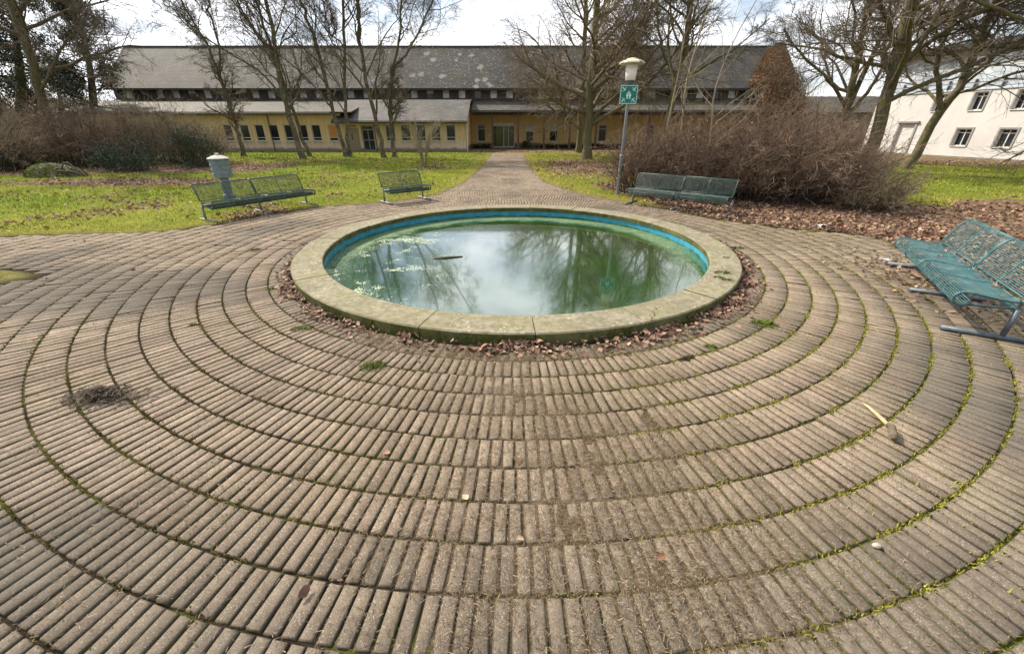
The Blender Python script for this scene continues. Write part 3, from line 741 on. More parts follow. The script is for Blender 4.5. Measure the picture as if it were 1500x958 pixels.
# ================================================================== SMALL THINGS ON THE PAVING
def tuft(loc, size, n, label, seed, pal):
    rng = np.random.default_rng(seed); a = rng.uniform(0,2*math.pi,n); r = np.sqrt(rng.random(n))*size*rng.uniform(.6,1,n)
    x = loc[0]+r*np.cos(a)*1.4; y = loc[1]+r*np.sin(a); z = np.full(n,loc[2]-.002)
    h = rng.uniform(.3,1,n)*size*.55*(1.15-r/size); w = rng.uniform(.004,.012,n)
    c = np.array(pal)[rng.integers(0,len(pal),n)]*rng.uniform(.6,1.3,(n,1))
    o = blades('moss_clump', x,y,z,h,w,c,label,'moss clump',MT['moss'],1.6,kind='thing',seed=seed); o['group'] = 'loose clumps of moss and grass'
    return o
gp = [(.09,.15,.02),(.16,.22,.03),(.22,.24,.05),(.06,.09,.02)]; dp = [(.05,.075,.015),(.09,.11,.02),(.14,.15,.04)]; sp = [(.30,.28,.14),(.16,.19,.05),(.4,.38,.22),(.10,.13,.03)]
for (px,py,z),s,n,lb,pl in [
    ((443,481,0),.10,420,'pale straw and moss clump on the pavers left of the basin front',sp),((548,537,0),.11,520,'bright moss clump with white fleck on the pavers before the basin',gp+sp[:1]),
    ((1118,475,0),.13,520,'spreading green grass clump on the pavers right of the basin',gp),((1041,508,0),.065,300,'small round green tuft on the pavers below the basin rim at right',gp),
    ((397,424,0),.055,220,'tiny green tuft on the pavers left of the basin',gp),((283,476,0),.045,180,'tiny green tuft far out on the left pavers',gp),
    ((375,366,0),.08,180,'dark flat moss clump on the pavers behind the basin at left',dp),
    ((1080,364,.122),.10,240,'dark moss clump lying on the coping at the far right',dp),((1064,378,.122),.055,160,'small dark moss scrap on the right coping stone',dp),
    ((1058,400,.122),.10,260,'long green moss clump on the coping right of the water',dp+gp[:1]),((1052,407,.122),.07,180,'green moss scrap at the inner edge of the right coping',dp),((1065,411,.122),.08,220,'dark green moss cushion nearest the joint of the right coping',dp)]:
    g = G(px,py,z); tuft(g, s, n, lb, int(px*7+py), pl)

def stick(name, pts, r, mat, label, cat, k=7, group=None):
    b = MB(); b.tube(pts, r, k); o = b.build(name, mat, None, smooth=True); return tag(o,label,cat,group)
a = G(1262,591); c = G(1299,628); e = G(1307,648)
t = thing('broken_branch', 'bleached broken branch with thick mossy stub lying on the right pavers', 'branch', (c[0],c[1],0))
o = MB().tube([a-c+(0,0,.010),(a-c)*.72+(.012,.01,.014),(a-c)*.4+(.008,.0,.022),(0,0,.03)], [.004,.010,.013,.015], 8).build('shaft', MT['deadwood'], t, smooth=True)
o = MB().tube([(-.004,.008,.030),(.004,-.02,.034),tuple((e-c)*.75+(0,0,.036)),tuple((e-c)+(0,0,.030))], [.015,.021,.022,.017], 9).build('stub', MT['bark'], t, smooth=True)
b = G(1003,526); stick('bark_strip', [b+(-.07,-.02,.012),b+(-.02,0,.02),b+(.04,.02,.02),b+(.09,.05,.01)], [.008,.018,.014,.006], MT['darkwood'], 'dark strip of bark curled on the pavers before the basin', 'bark')
b = G(1283,801); MBx = MB(); MBx.lathe([(.0,0),(.014,.002),(.019,.010),(.014,.02),(.0,.024)],9); o = MBx.build('pebble', MT['pebble'], None, smooth=True); o.location = b; o.scale = (1.2,.8,.9); tag(o,'single pale pebble on the front right pavers','pebble')
f0 = V(628,373,6.35); stick('floating_stick', [(-1.28,6.34,WATER_Z+.004),(-1.1,6.37,WATER_Z+.012),(-.82,6.46,WATER_Z+.006)], [.010,.017,.009], MT['darkwood'], 'dark stick floating on the water left of the centre', 'stick')
for i,(px,py,lb) in enumerate([(757,676,'crumpled brown leaf lying alone on the centre front pavers'),(682,730,'pale dry leaf on the littered pavers left of the centre'),(762,792,'curled pale leaf at the very front of the centre pavers'),(967,818,'reddish leaf strip on the front pavers right of the centre')]):
    g = G(px,py); o = leaf_mesh('fallen_leaf', np.array([g[0]]), np.array([g[1]]), np.array([.006]), np.array([.065 if i == 0 else .05]), lb, 60+i, kind='thing', pal=[(.20,.12,.075),(.42,.33,.22),(.46,.34,.22),(.33,.17,.10)][i:i+1]); o['category'] = 'leaf'; o['group'] = 'single leaves on the front pavers'
# heap of swept twigs
def heap():
    rng = np.random.default_rng(15); c = G(152,582); b = MB()
    for i in range(620):
        a = rng.uniform(0,6.28); r = abs(rng.normal(0,.085)); x = c[0]+r*math.cos(a)*1.7; y = c[1]+r*math.sin(a)*.8; d = rng.uniform(0,6.28); L = rng.uniform(.02,.085); z = .004+max(0,.085-.42*r)*rng.random()
        s = rng.normal(0,.25); b.tube([(x-math.cos(d)*L/2,y-math.sin(d)*L/2,z+.002),(x+rng.normal(0,.006),y+rng.normal(0,.006),z+.008),(x+math.cos(d)*L/2,y+math.sin(d)*L/2,max(.002,z+s*L*.4))], rng.uniform(.0014,.0042), 3, cap=False)
    tag(b.build('twig_heap', MT['darkwood']), 'dark heap of swept twigs on the left front pavers', 'twig heap')
    g = c+np.array((-.05,-.10,.04)); o = leaf_mesh('fallen_leaf', np.array([g[0]]), np.array([g[1]]), np.array([.045]), np.array([.06]), 'pale leaf stuck in the heap of twigs', 77, kind='thing', pal=[(.5,.42,.33)]); o['category'] = 'leaf'; o['group'] = 'single leaves on the front pavers'
heap()
# weed sprig growing at the foot of the coping
def sprig():
    g = G(950,484); t = thing('weed_sprig', 'thin dry weed sprig growing up at the foot of the front coping', 'weed', (g[0],g[1],0)); b = MB()
    g2 = np.array((0,0,0)); pts = [(0,0,0),(.006,-.01,.08),(.012,-.012,.16),(.03,-.015,.25)]; b.tube(pts,[.003,.0026,.002,.001],4)
    for s,z in ((1,.10),(-1,.13),(1,.17),(-1,.2)): b.tube([(.01,-.011,z),(.01+s*.03,-.02,z+.04),(.01+s*.045,-.03,z+.05)],[.0018,.0014,.0008],4)
    b.build('stem', MT['paletwig'], t)
    rng = np.random.default_rng(3); n = 26; z = rng.uniform(.08,.25,n); x = rng.normal(.012,.02,n); y = rng.normal(-.015,.012,n)
    leaf_mesh('leaf', x,y,z,rng.uniform(.012,.025,n),None,5,t,None,[(.2,.17,.06),(.14,.16,.04)]); 
sprig()
for px,py,lb,s in [(1203,287,'white scrap of litter among the leaves behind the paving edge',.10),(1309,384,'whitish crumpled wrapper in leaves by the far foot of the teal bench',.07)]:
    if py > 300: g = G(px,py)+np.array((-.12,.02,0))
    else: g = G(1202,333)
    rng = np.random.default_rng(int(px)); b = MB(); n = 6
    gr = [[(g[0]+(i-2.5)*s*.4+rng.normal(0,s*.08), g[1]+(j-1.5)*s*.35+rng.normal(0,s*.08), .02+abs(rng.normal(0,s*.25))) for j in range(4)] for i in range(6)]
    for i in range(5):
        for j in range(3): b.poly([gr[i][j],gr[i+1][j],gr[i+1][j+1],gr[i][j+1]])
    o = b.build('litter_scrap', MT['paper']); m = o.modifiers.new('thick','SOLIDIFY'); m.thickness = .002
    tag(o, lb, 'litter', 'scraps of litter')
# ================================================================== TREES AND SHRUBS
def norm(v): return v/np.maximum(np.linalg.norm(v,axis=-1,keepdims=True),1e-9)
def smooth_path(pts, n):
    pts = np.array(pts,float)
    if len(pts) == 2: return pts[0]+(pts[1]-pts[0])*np.linspace(0,1,n)[:,None]
    e = np.vstack([2*pts[0]-pts[1],pts,2*pts[-1]-pts[-2]]); out = []
    u = np.linspace(0,len(pts)-1-1e-6,n)
    for t in u:
        i = int(t); f = t-i; a,b,c,d = e[i:i+4]
        out.append(.5*((2*b)+(-a+c)*f+(2*a-5*b+4*c-d)*f*f+(-a+3*b-3*c+d)*f**3))
    return np.array(out)
def tubes_np(P, R, k):
    """P [B,N,3] polylines, R [B,N] radii -> verts, quads"""
    B,N,_ = P.shape
    T = np.empty_like(P); T[:,1:-1] = P[:,2:]-P[:,:-2]; T[:,0] = P[:,1]-P[:,0]; T[:,-1] = P[:,-1]-P[:,-2]; T = norm(T)
    m = np.abs(norm(T.mean(1))); ax = np.argmin(m,1); ref = np.eye(3)[ax][:,None,:]
    U = norm(np.cross(T,np.broadcast_to(ref,T.shape))); W = np.cross(T,U)
    a = np.arange(k)*2*math.pi/k
    v = P[:,:,None,:]+R[:,:,None,None]*(U[:,:,None,:]*np.cos(a)[None,None,:,None]+W[:,:,None,:]*np.sin(a)[None,None,:,None])
    b = (np.arange(B)*N*k)[:,None,None]; i = (np.arange(N-1)*k)[None,:,None]; j = np.arange(k)[None,None,:]; j2 = (j+1)%k
    q = np.stack([b+i+j,b+i+j2,b+i+k+j2,b+i+k+j],-1).reshape(-1,4)
    return v.reshape(-1,3), q
class Bulk:
    def __init__(s): s.v=[];s.q=[];s.n=0
    def add(s, P, R, k):
        if len(P) == 0: return
        v,q = tubes_np(P,R,k); s.v.append(v); s.q.append(q+s.n); s.n += len(v)
    def build(s, name, mat, parent, smooth=True): return mesh_np(name, np.concatenate(s.v), np.concatenate(s.q), mat=mat, parent=parent, smooth=smooth)
def spawn(P, R, n, t0, t1, L0, L1, a0, a1, rr, N, up, wob, rng, fall=.5, rmin=.0035, taper=.3, droop=0, tip=True):
    B,Np,_ = P.shape; Mx = B*n; par = np.repeat(np.arange(B),n)
    t = t0+(t1-t0)*((np.tile(np.arange(n),B)+rng.random(Mx))/n)
    f = t*(Np-1); i = np.clip(f.astype(int),0,Np-2); w = (f-i)[:,None]
    p = P[par,i]*(1-w)+P[par,i+1]*w; r = R[par,i]*(1-w[:,0])+R[par,i+1]*w[:,0]
    tg = norm(P[par,i+1]-P[par,i]); s = rng.normal(size=(Mx,3)); s -= (s*tg).sum(-1,keepdims=True)*tg; s = norm(s)
    a = rng.uniform(a0,a1,Mx)[:,None]; d = norm(np.cos(a)*tg+np.sin(a)*s)
    pl = np.linalg.norm(np.diff(P,axis=1),axis=-1).sum(1)[par]
    L = pl*rng.uniform(L0,L1,Mx)*(1-fall*(t-t0)/(t1-t0+1e-6)); ds = (L/(N-1))[:,None]
    O = np.empty((Mx,N,3)); O[:,0] = p
    for k in range(1,N):
        p = p+d*ds; O[:,k] = p
        d = d+np.array((0,0,1))*(up-droop*k/N)+rng.normal(size=(Mx,3))*wob; d = norm(d)
    r0 = np.maximum(r*rr*rng.uniform(.75,1.1,Mx),rmin); prof = np.linspace(1,taper,N)
    return O, np.maximum(r0[:,None]*prof[None],rmin*.6)
def tree(name, label, group, loc, paths, seed, bark, twigm, l1=(10,.25,1.0,.35,.6,.5,1.0), up=(.10,.08,.03), droop=0, n2=7, n3=6, n4=5, tw=.006, extra=None, wob=.16, slim=.70):
    """paths: [(points, r0, r1)], world coordinates; limbs, branches, twigs follow"""
    rng = np.random.default_rng(seed); t = thing(name, label, 'tree', tuple(loc), 0, group); o = np.array(loc)
    N = 16; P = []; Rr = []
    for pts,r0,r1 in paths:
        q = smooth_path(np.array(pts,float)-o, N); q[1:-1] += rng.normal(0,.035,(N-2,3))*np.array((1,1,.3)); P.append(q)
        s = np.linspace(0,1,N); Rr.append((r0+(r1-r0)*s**.8)*slim)
    P = np.array(P); Rr = np.array(Rr)
    tk = Bulk()
    for i in range(len(P)):
        base = abs(P[i,0,2]) < .3
        if base: Rr[i,0] *= 1.45; Rr[i,1] *= 1.08; P[i,0,2] -= .12
    tk.add(P,Rr,10)
    n1,t0,t1,L0,L1,a0,a1 = l1
    A,Ar = spawn(P,Rr,n1,t0,t1,L0,L1,a0,a1,.52,9,up[0],wob,rng,.55,.02,.28)
    if extra:
        for pts,r0,r1 in extra:
            A = np.concatenate([A,smooth_path(np.array(pts,float)-o,9)[None]]); Ar = np.concatenate([Ar,np.linspace(r0,r1,9)[None]])
    tk.add(A,Ar,6); tk.build('trunk', bark, t)
    cr = Bulk()
    B_,Br = spawn(A,Ar,n2,.18,.97,.32,.62,.5,1.05,.55,6,up[1],.17,rng,.45,.010,.35,droop*.5); cr.add(B_,Br,5)
    C_,Cr = spawn(B_,Br,n3,.15,1.0,.35,.65,.45,1.0,.6,5,up[2],.18,rng,.4,tw,.5,droop); cr.add(C_,Cr,3)
    if n4:
        D_,Dr = spawn(C_,Cr,n4,.2,1.0,.4,.7,.4,.95,.7,3,up[2],.15,rng,.3,tw*.8,.6,droop); cr.add(D_,Dr,3)
    cr.build('crown', twigm, t)
    return t
def VV(pts, Y): return [V(x,y,Y) if not hasattr(Y,'__len__') else V(x,y,Y[i]) for i,(x,y) in enumerate(pts)]
def on_ground(pt): return (pt[0],pt[1],0)
def T(name, label, group, Y, trunks, seed, bark='bark', twig='twig', **kw):
    """trunks: [(sighted points from the foot up, r0, r1, extra height)]"""
    paths = []
    for k,(pts,r0,r1,ext) in enumerate(trunks):
        w = VV(pts,Y)
        if k == 0: w[0] = np.array((w[0][0],Y,0.0))
        if ext: d = norm(w[-1]-w[-2]); w.append(w[-1]+(d+np.array((0,0,.25)))*ext)
        paths.append((w,r0,r1))
    return tree(name,label,group,on_ground(paths[0][0][0]),paths,seed,MT[bark],MT[twig],**kw)
gB = 'bare birches in a row on the left lawn'
BI = dict(bark='birch', l1=(12,.28,1.0,.25,.5,.45,.95), up=(.12,.05,-.02), droop=.12, n2=9, n3=8, n4=5, tw=.0062, slim=.56, wob=.20)
T('birch_tree','leftmost bare birch leaning left, forking low with long side limbs',gB,29.3,[([(357,231),(350,200),(342,172),(330,138),(320,105)],.27,.17,0),([(320,105),(300,60),(272,13)],.14,.08,3),([(320,107),(322,70),(308,20),(303,-20)],.13,.07,3)],21,**BI)
T('birch_tree','thick leaning bare birch with broad tangled crown, second from left',gB,26.8,[([(446,235),(431,195),(418,155),(409,105),(402,60),(389,0)],.30,.14,3),([(409,105),(385,60),(345,0)],.13,.07,2.5),([(415,145),(380,105),(330,75),(290,50)],.11,.05,1)],22,**{**BI,'l1':(13,.25,1.0,.28,.55,.45,1.0)})
T('birch_tree','slimmer bare birch close behind the thick leaning one',gB,28.8,[([(455,231),(440,195),(425,150),(412,110),(395,60),(372,0)],.22,.10,3)],23,**BI)
T('birch_tree','bare birch leaning far left in front of the porch wall',gB,28.6,[([(507,231),(497,194),(484,147),(467,77),(450,27),(437,-10)],.24,.12,3.5)],24,**BI)
T('birch_tree','straight upright white flecked bare birch rising beside the leaning one',gB,28.9,[([(513,231),(508,190),(505,150),(505,67),(502,0)],.22,.12,3.5)],25,**BI)
T('birch_tree','bare birch by the porch door with crooked low branches',gB,28.0,[([(564,233),(556,200),(547,165),(535,107),(527,60),(524,10)],.26,.14,3.5),([(534,107),(508,80),(486,62),(480,35)],.10,.05,1)],26,**BI)
T('birch_tree','rightmost bare birch with forked top and mossy fork',gB,28.6,[([(577,231),(574,190),(572,150),(574,100)],.25,.19,0),([(574,102),(584,60),(589,0)],.14,.09,3.5),([(574,100),(592,82),(607,60),(634,0)],.14,.08,3)],27,**BI)
gO = 'large bare trees in front of the long building'
OK = dict(l1=(22,.17,1.0,.30,.55,.8,1.35), up=(.06,.02,-.01), droop=.12, n2=10, n3=8, n4=6, tw=.0062, wob=.15)
T('bare_tree','big bare tree with spreading drooping twigs right of the entrance path',gO,26.8,[([(860,235),(862,195),(864,160),(866,120),(869,85),(873,33),(876,-20)],.36,.22,5)],31,**{**OK,'twig':'tantwig','n2':12,'n3':9,'n4':7,'droop':.17,'l1':(26,.17,1.0,.30,.55,.85,1.4)})
T('bare_tree','bare tree standing close behind the big one, partly hidden by it',gO,33.4,[([(847,225),(849,190),(853,120),(857,50),(858,0)],.33,.16,4)],32,**{**OK,'n4':4})
T('bare_tree','bare tree with dark forked trunk rising behind the hedge right of the lamp',gO,24.5,[([(972,232),(978,185),(984,150),(990,110),(1003,70),(1010,20),(1014,-20)],.27,.15,4),([(988,112),(970,70),(962,10)],.11,.06,3)],33,**{**OK,'l1':(15,.35,1.0,.28,.5,.6,1.2)})
gR = 'large bare trees before the white building'
RT = dict(l1=(15,.25,1.0,.35,.65,.6,1.25), up=(.05,.03,.0), n2=9, n3=7, n4=4, tw=.0062, wob=.20)
T('spreading_tree','thick mossy bare tree leaning right, nearest the hedge end',gR,19.5,[([(1262,262),(1285,190),(1303,125),(1314,78),(1332,19),(1345,-30)],.38,.22,5),([(1306,112),(1350,70),(1410,30),(1470,5)],.15,.07,1.5),([(1303,120),(1296,80),(1310,50),(1290,10)],.12,.07,2)],41,**RT)
T('spreading_tree','bare tree forked into two limbs before the white facade',gR,20.5,[([(1322,255),(1345,218),(1379,163),(1410,122),(1427,80),(1452,20)],.30,.16,4),([(1379,163),(1375,130),(1371,91),(1392,40),(1410,0)],.16,.08,3),([(1410,122),(1440,95),(1485,65),(1530,40)],.12,.06,2)],42,**{**RT,'l1':(12,.35,1.0,.35,.65,.6,1.2)})
T('spreading_tree','multi stemmed bare tree behind the hedge left of the mossy leaning one',gR,25,[([(1232,215),(1240,160),(1250,115),(1262,60),(1272,0)],.30,.15,4),([(1238,165),(1268,100),(1300,40),(1318,0)],.20,.09,3),([(1240,160),(1215,120),(1190,95),(1165,70)],.13,.05,1),([(1244,165),(1276,130),(1292,95),(1296,60)],.15,.07,2)],43,**RT)
T('spreading_tree','bare tree at the upper right corner reaching over the facade',gR,16.5,[([(1640,260),(1625,150),(1600,60),(1590,-60)],.30,.18,4),([(1615,110),(1560,60),(1500,28),(1420,-5)],.12,.05,1)],44,**{**RT,'l1':(9,.25,1.0,.3,.55,.6,1.1),'n4':3})
# left edge trees
T('bare_tree','dark leaning bare tree at the upper left edge, twigs hanging over the shrubs','dark trees at the left edge',24,[([(75,232),(62,150),(40,70),(18,10),(-10,-60)],.32,.2,4),([(60,140),(75,100),(92,70),(110,40)],.12,.05,1)],51,**{**OK,'l1':(16,.3,1.0,.35,.6,.7,1.3)})

def sapling(label, foot, pts, Y, r, seed, n1=9, group='pale saplings behind the bench'):
    w = VV(pts,Y); w[0] = np.array((w[0][0],Y,0)); rng = np.random.default_rng(seed); o = w[0].copy()
    t = thing('sapling', label, 'sapling', tuple(o), 0, group)
    P = smooth_path(np.array(w)-o,14)[None]; Rr = np.linspace(r,r*.3,14)[None]; tk = Bulk(); tk.add(P,Rr,7); tk.build('stem', MT['paletwig'], t)
    A,Ar = spawn(P,Rr,n1,.25,.97,.18,.38,.5,1.0,.6,7,.08,.12,rng,.4,.005,.4); B_,Br = spawn(A,Ar,5,.2,1,.3,.6,.4,.9,.6,4,.03,.14,rng,.3,.003,.5)
    c = Bulk(); c.add(A,Ar,5); c.add(B_,Br,3); c.build('branches', MT['paletwig'], t)
sapling('tall thin pale sapling growing through the hedge right behind the bench',None,[(1028,290),(1036,240),(1043,180),(1048,130),(1075,60),(1120,-20)],11.9,.030,61,11)
sapling('pale sapling with two long side shoots in the hedge behind the lamp',None,[(994,250),(1000,175),(1006,120),(1022,60),(1040,0)],14.5,.045,62,8)
sapling('slim straight pale sapling beside the dark forked tree',None,[(965,240),(985,150),(997,90),(1003,20)],16,.04,63,8)

def bush(label, cat, group, foot, rx, ry, h, n, seed, mat, spread=.55, n2=7, n3=5, rad=.0095, leaves=0, name='bush', tw=.0046, up=.05, curve=.16, box=None):
    rng = np.random.default_rng(seed); t = thing(name, label, cat, (foot[0],foot[1],0), 0, group)
    a = rng.uniform(0,2*math.pi,n); q = np.sqrt(rng.random(n)); x = rx*q*np.cos(a); y = ry*q*np.sin(a)
    d = norm(np.stack([x/rx*spread+rng.normal(0,.28,n), y/ry*spread+rng.normal(0,.28,n), np.ones(n)],-1))
    hh = h*rng.uniform(.55,1.1,n)*(1-.38*q**2)*(.82+.36*fbm(x+foot[0],y+foot[1],.9,3,seed)); N = 8; ds = (hh/(N-1))[:,None]*1.12
    P = np.empty((n,N,3)); p = np.stack([x*.75,y*.75,np.zeros(n)-.03],-1); P[:,0] = p
    for k in range(1,N):
        p = p+d*ds; P[:,k] = p; d = norm(d+rng.normal(size=(n,3))*curve+np.stack([x/rx,y/ry,0*x],-1)*.05+np.array((0,0,up-.16*k/N)))
    P[...,2] = np.maximum(P[...,2],-.03); Rr = rad*rng.uniform(.7,1.4,n)[:,None]*np.linspace(1.2,.5,N)[None]
    s = Bulk(); s.add(P,Rr,4); s.build('stems', MT['darkstem'], t)
    A,Ar = spawn(P,Rr,n2,.34,1.0,.20,.42,.4,1.1,.7,4,.02,.22,rng,.3,tw,.6); B_,Br = spawn(A,Ar,n3,.15,1.0,.35,.7,.4,1.1,.8,3,.0,.2,rng,.3,tw*.85,.7)
    c = Bulk(); A[...,2] = np.abs(A[...,2]); B_[...,2] = np.abs(B_[...,2]); c.add(A,Ar,3); c.add(B_,Br,3); c.build('twigs', mat, t, smooth=False)
    if leaves:
        e = B_.reshape(-1,3); k = rng.integers(0,len(e),leaves); z = e[k]
        leaf_mesh('leaf', z[:,0],z[:,1],z[:,2],rng.uniform(.03,.06,leaves),None,seed,t,None,[(.25,.15,.09),(.42,.30,.2),(.5,.42,.33),(.14,.08,.05)])
    return t
gH = 'purple brown bare hedge shrubs on the right'
bush('low rounded brown shrub at the left end of the hedge, next to the lamp post','shrub',gH,(4.25,13.0),1.15,1.0,1.75,230,71,MT['hedgetwig'],.5,7,4,leaves=90)
bush('tall dense brown shrub in the middle of the hedge, behind the bench','shrub',gH,(5.7,12.6),1.7,1.5,2.15,330,72,MT['hedgetwig'],.5,7,4,leaves=160)
bush('darkest and fullest brown shrub of the hedge, right of the bench','shrub',gH,(7.55,11.6),1.75,1.25,2.25,380,73,MT['hedgetwig'],.55,8,4,leaves=160)
bush('loose airy brown shrub at the right end of the hedge, lower than the rest','shrub',gH,(9.35,11.8),1.3,1.1,1.55,110,74,MT['brushtwig'],.7,7,4,leaves=60)
bush('brown shrub at the back of the hedge under the leaning mossy tree','shrub',gH,(9.3,14.8),2.2,1.4,2.35,260,75,MT['hedgetwig'],.55,7,4,leaves=60)
bush('small sparse shrub on its own thin stems in the leaves beyond the hedge','shrub',gH,(8.75,10.0),.55,.45,.95,60,76,MT['brushtwig'],.9,8,4)
gL = 'bare grey brown shrubs along the left lawn'
for i,(px,py,rx,ry,h,n,lb,m) in enumerate([(-25,252,2.6,1.6,2.7,170,'bare shrub cut by the left edge with whippy arching stems','brushtwig'),(70,240,2.4,1.6,3.2,180,'arching bare shrub behind the mossy mound','brushtwig'),(150,244,2.2,1.5,2.9,180,'reddish bare shrub in the middle of the left shrubbery','hedgetwig'),(225,238,2.3,1.5,3.3,190,'tall fine twigged bare shrub in front of the ochre wall end','brushtwig'),(285,240,1.9,1.3,2.5,150,'low bare shrub next to the evergreen at the right end of the shrubbery','brushtwig')]):
    g = G(px,py); bush(lb,'shrub',gL,(g[0],g[1]),rx,ry,h,n,80+i,MT[m],.8,7,4,.013,0,'bush',.0066,.10,.20)

def leaf_cloud(name, x, y, z, size, cols, mat, parent, seed, upright=.5):
    rng = np.random.default_rng(seed); n = len(x); d = norm(rng.normal(size=(n,3))+np.array((0,0,upright))); s = norm(np.cross(d,rng.normal(size=(n,3))))
    L = (size*rng.uniform(.6,1.3,n))[:,None]; c = np.stack([x,y,z],-1); w = L*.28
    v = np.stack([c-d*L/2,c+s*w/2,c+d*L/2,c-s*w/2],1).reshape(-1,3)
    cl = np.array(cols)[rng.integers(0,len(cols),n)]*rng.uniform(.6,1.3,(n,1))
    return mesh_np(name, v, np.arange(4*n).reshape(-1,4), mat=mat, parent=parent, col=np.repeat(cl,4,0))
def evergreen_shrub(label, px, py, rx, ry, h, n, seed, cols, size=.09, name='evergreen_shrub', group='evergreen shrubs in the left shrubbery'):
    g = G(px,py); t = thing(name,label,'shrub',(g[0],g[1],0),0,group); rng = np.random.default_rng(seed)
    cl = rng.normal(size=(46,3))*np.array((rx*.42,ry*.42,h*.26))+np.array((0,0,h*.45)); k = rng.integers(0,46,n); p = cl[k]+rng.normal(size=(n,3))*.16*np.array((1,1,1.1)); p[:,2] = np.abs(p[:,2])+.02
    leaf_cloud('foliage',p[:,0],p[:,1],p[:,2],np.full(n,size),cols,MT['needle'],t,seed)
    P = np.zeros((20,5,3)); e = cl[:20]; 
    for j in range(5): P[:,j] = e*j/4
    s = Bulk(); s.add(P,np.full((20,5),.015),4); s.build('stems',MT['twig'],t)
evergreen_shrub('grey green evergreen shrub behind the vent post',292,246,1.3,1.0,1.7,5200,91,[(.045,.065,.035),(.075,.09,.055),(.03,.045,.022)])
evergreen_shrub('dark green laurel low in the left shrubbery under bare stems',190,252,2.1,1.0,1.25,4200,92,[(.025,.05,.022),(.05,.08,.04),(.10,.12,.09)],.11)
evergreen_shrub('dark evergreen shrub low at the left edge',20,250,2.0,1.1,1.2,3800,93,[(.02,.035,.018),(.04,.06,.03)],.11)
# mossy mound
def mound():
    g = G(84,259); t = thing('mossy_mound','bright moss covered mound with dead branches on the left lawn edge','mound',(g[0],g[1]-.1,0)); rng = np.random.default_rng(95)
    b = MB(); k = 26; 
    for i in range(7):
        f = i/6
        for j in range(k):
            a = 2*math.pi*j/k; r = math.cos(f*math.pi/2)*(1+.18*math.sin(3*a+1)+.08*math.sin(7*a)); b.v.append((1.0*r*math.cos(a),.55*r*math.sin(a),.46*math.sin(f*math.pi/2)*(1+.15*math.sin(2*a))))
    for i in range(6):
        for j in range(k): b.f.append([i*k+j,i*k+(j+1)%k,(i+1)*k+(j+1)%k,(i+1)*k+j])
    b.build('core',MT['conc'],t,smooth=True)
    n = 6000; a = rng.uniform(0,6.283,n); f = np.arcsin(rng.random(n)); r = np.cos(f)*(1+.18*np.sin(3*a+1)+.08*np.sin(7*a)); x = 1.0*r*np.cos(a); y = .55*r*np.sin(a); z = .46*np.sin(f)*(1+.15*np.sin(2*a))
    leaf_cloud('moss',x,y,z+.01,np.full(n,.07),[(.15,.19,.014),(.24,.26,.025),(.08,.10,.015)],MT['moss'],t,96,1.2)
    P,Q = [],[]
    for i in range(7):
        s = rng.uniform(.3,1.0); P.append(smooth_path([(.2+.15*i*.5,-.2,.2),(.6+.1*i,-.35+rng.normal(0,.1),.28+rng.normal(0,.1)),(1.1+.12*i,-.3+rng.normal(0,.2),.05)],6))
    s = Bulk(); s.add(np.array(P),np.tile(np.linspace(.03,.012,6),(7,1)),5); s.build('dead_branch',MT['darkwood'],t)
mound()
# slender multi-stemmed shrub on the lawn
def vase():
    g = G(622,246); t = thing('vase_shrub','slender vase shaped bare shrub in a leaf patch on the left lawn','shrub',(g[0],g[1],0)); rng = np.random.default_rng(97); n = 13
    a = rng.uniform(0,6.283,n); P = []
    for i in range(n):
        sp = rng.uniform(.35,1.05); h = rng.uniform(1.5,2.25); c,s = math.cos(a[i]),math.sin(a[i])
        P.append(smooth_path([(.10*c,.10*s,-.03),(.16*c,.16*s,h*.35),(.16*c+.35*sp*c,.16*s+.35*sp*s,h*.72),(.2*c+sp*c,.2*s+sp*s,h)],9))
    P = np.array(P); Rr = np.tile(np.linspace(.026,.010,9),(n,1)); b = Bulk(); b.add(P,Rr,5); b.build('stems',MT['paletwig'],t)
    A,Ar = spawn(P,Rr,7,.4,1,.2,.4,.3,.8,.6,5,.06,.1,rng,.3,.006,.5); c = Bulk(); c.add(A,Ar,3); B_,Br = spawn(A,Ar,3,.3,1,.3,.6,.3,.8,.7,3,.02,.1,rng,.3,.005,.6); c.add(B_,Br,3); c.build('twigs',MT['paletwig'],t)
vase()
# conifers
def conifer(label, px_pts, Y, r, seed, n1, L, droop, cols, nd, size, up=.02, ang=(1.1,1.6), t0=.2):
    w = VV(px_pts,Y); w[0][2] = 0; o = w[0].copy(); rng = np.random.default_rng(seed); t = thing('conifer', label,'conifer',tuple(o),0,'dark conifers beyond the left shrubbery')
    P = smooth_path(np.array(w)-o,16)[None]; Rr = np.linspace(r,.04,16)[None]; k = Bulk(); k.add(P,Rr,9)
    A,Ar = spawn(P,Rr,n1,t0,.99,L*.8,L*1.2,ang[0],ang[1],.3,8,up,.10,rng,.72,.02,.3,droop); k.add(A,Ar,5); k.build('trunk',MT['bark'],t)
    B_,Br = spawn(A,Ar,9,.2,1,.25,.5,.5,1.1,.5,4,-.03,.15,rng,.4,.008,.5,.08); c = Bulk(); c.add(B_,Br,3); c.build('branches',MT['twig'],t)
    e = B_.reshape(-1,3); i = rng.integers(0,len(e),nd); p = e[i]+rng.normal(size=(nd,3))*size*.9; leaf_cloud('foliage',p[:,0],p[:,1],p[:,2],np.full(nd,size),cols,MT['needle'],t,seed,.0)
dc = [(.022,.035,.020),(.04,.055,.032),(.055,.065,.04)]
conifer('loose grey green pine with ragged top left of the building',[(140,215),(137,150),(130,90),(114,30),(105,5)],38,.34,101,30,.25,.05,dc,13000,.24,.06,(.8,1.35))
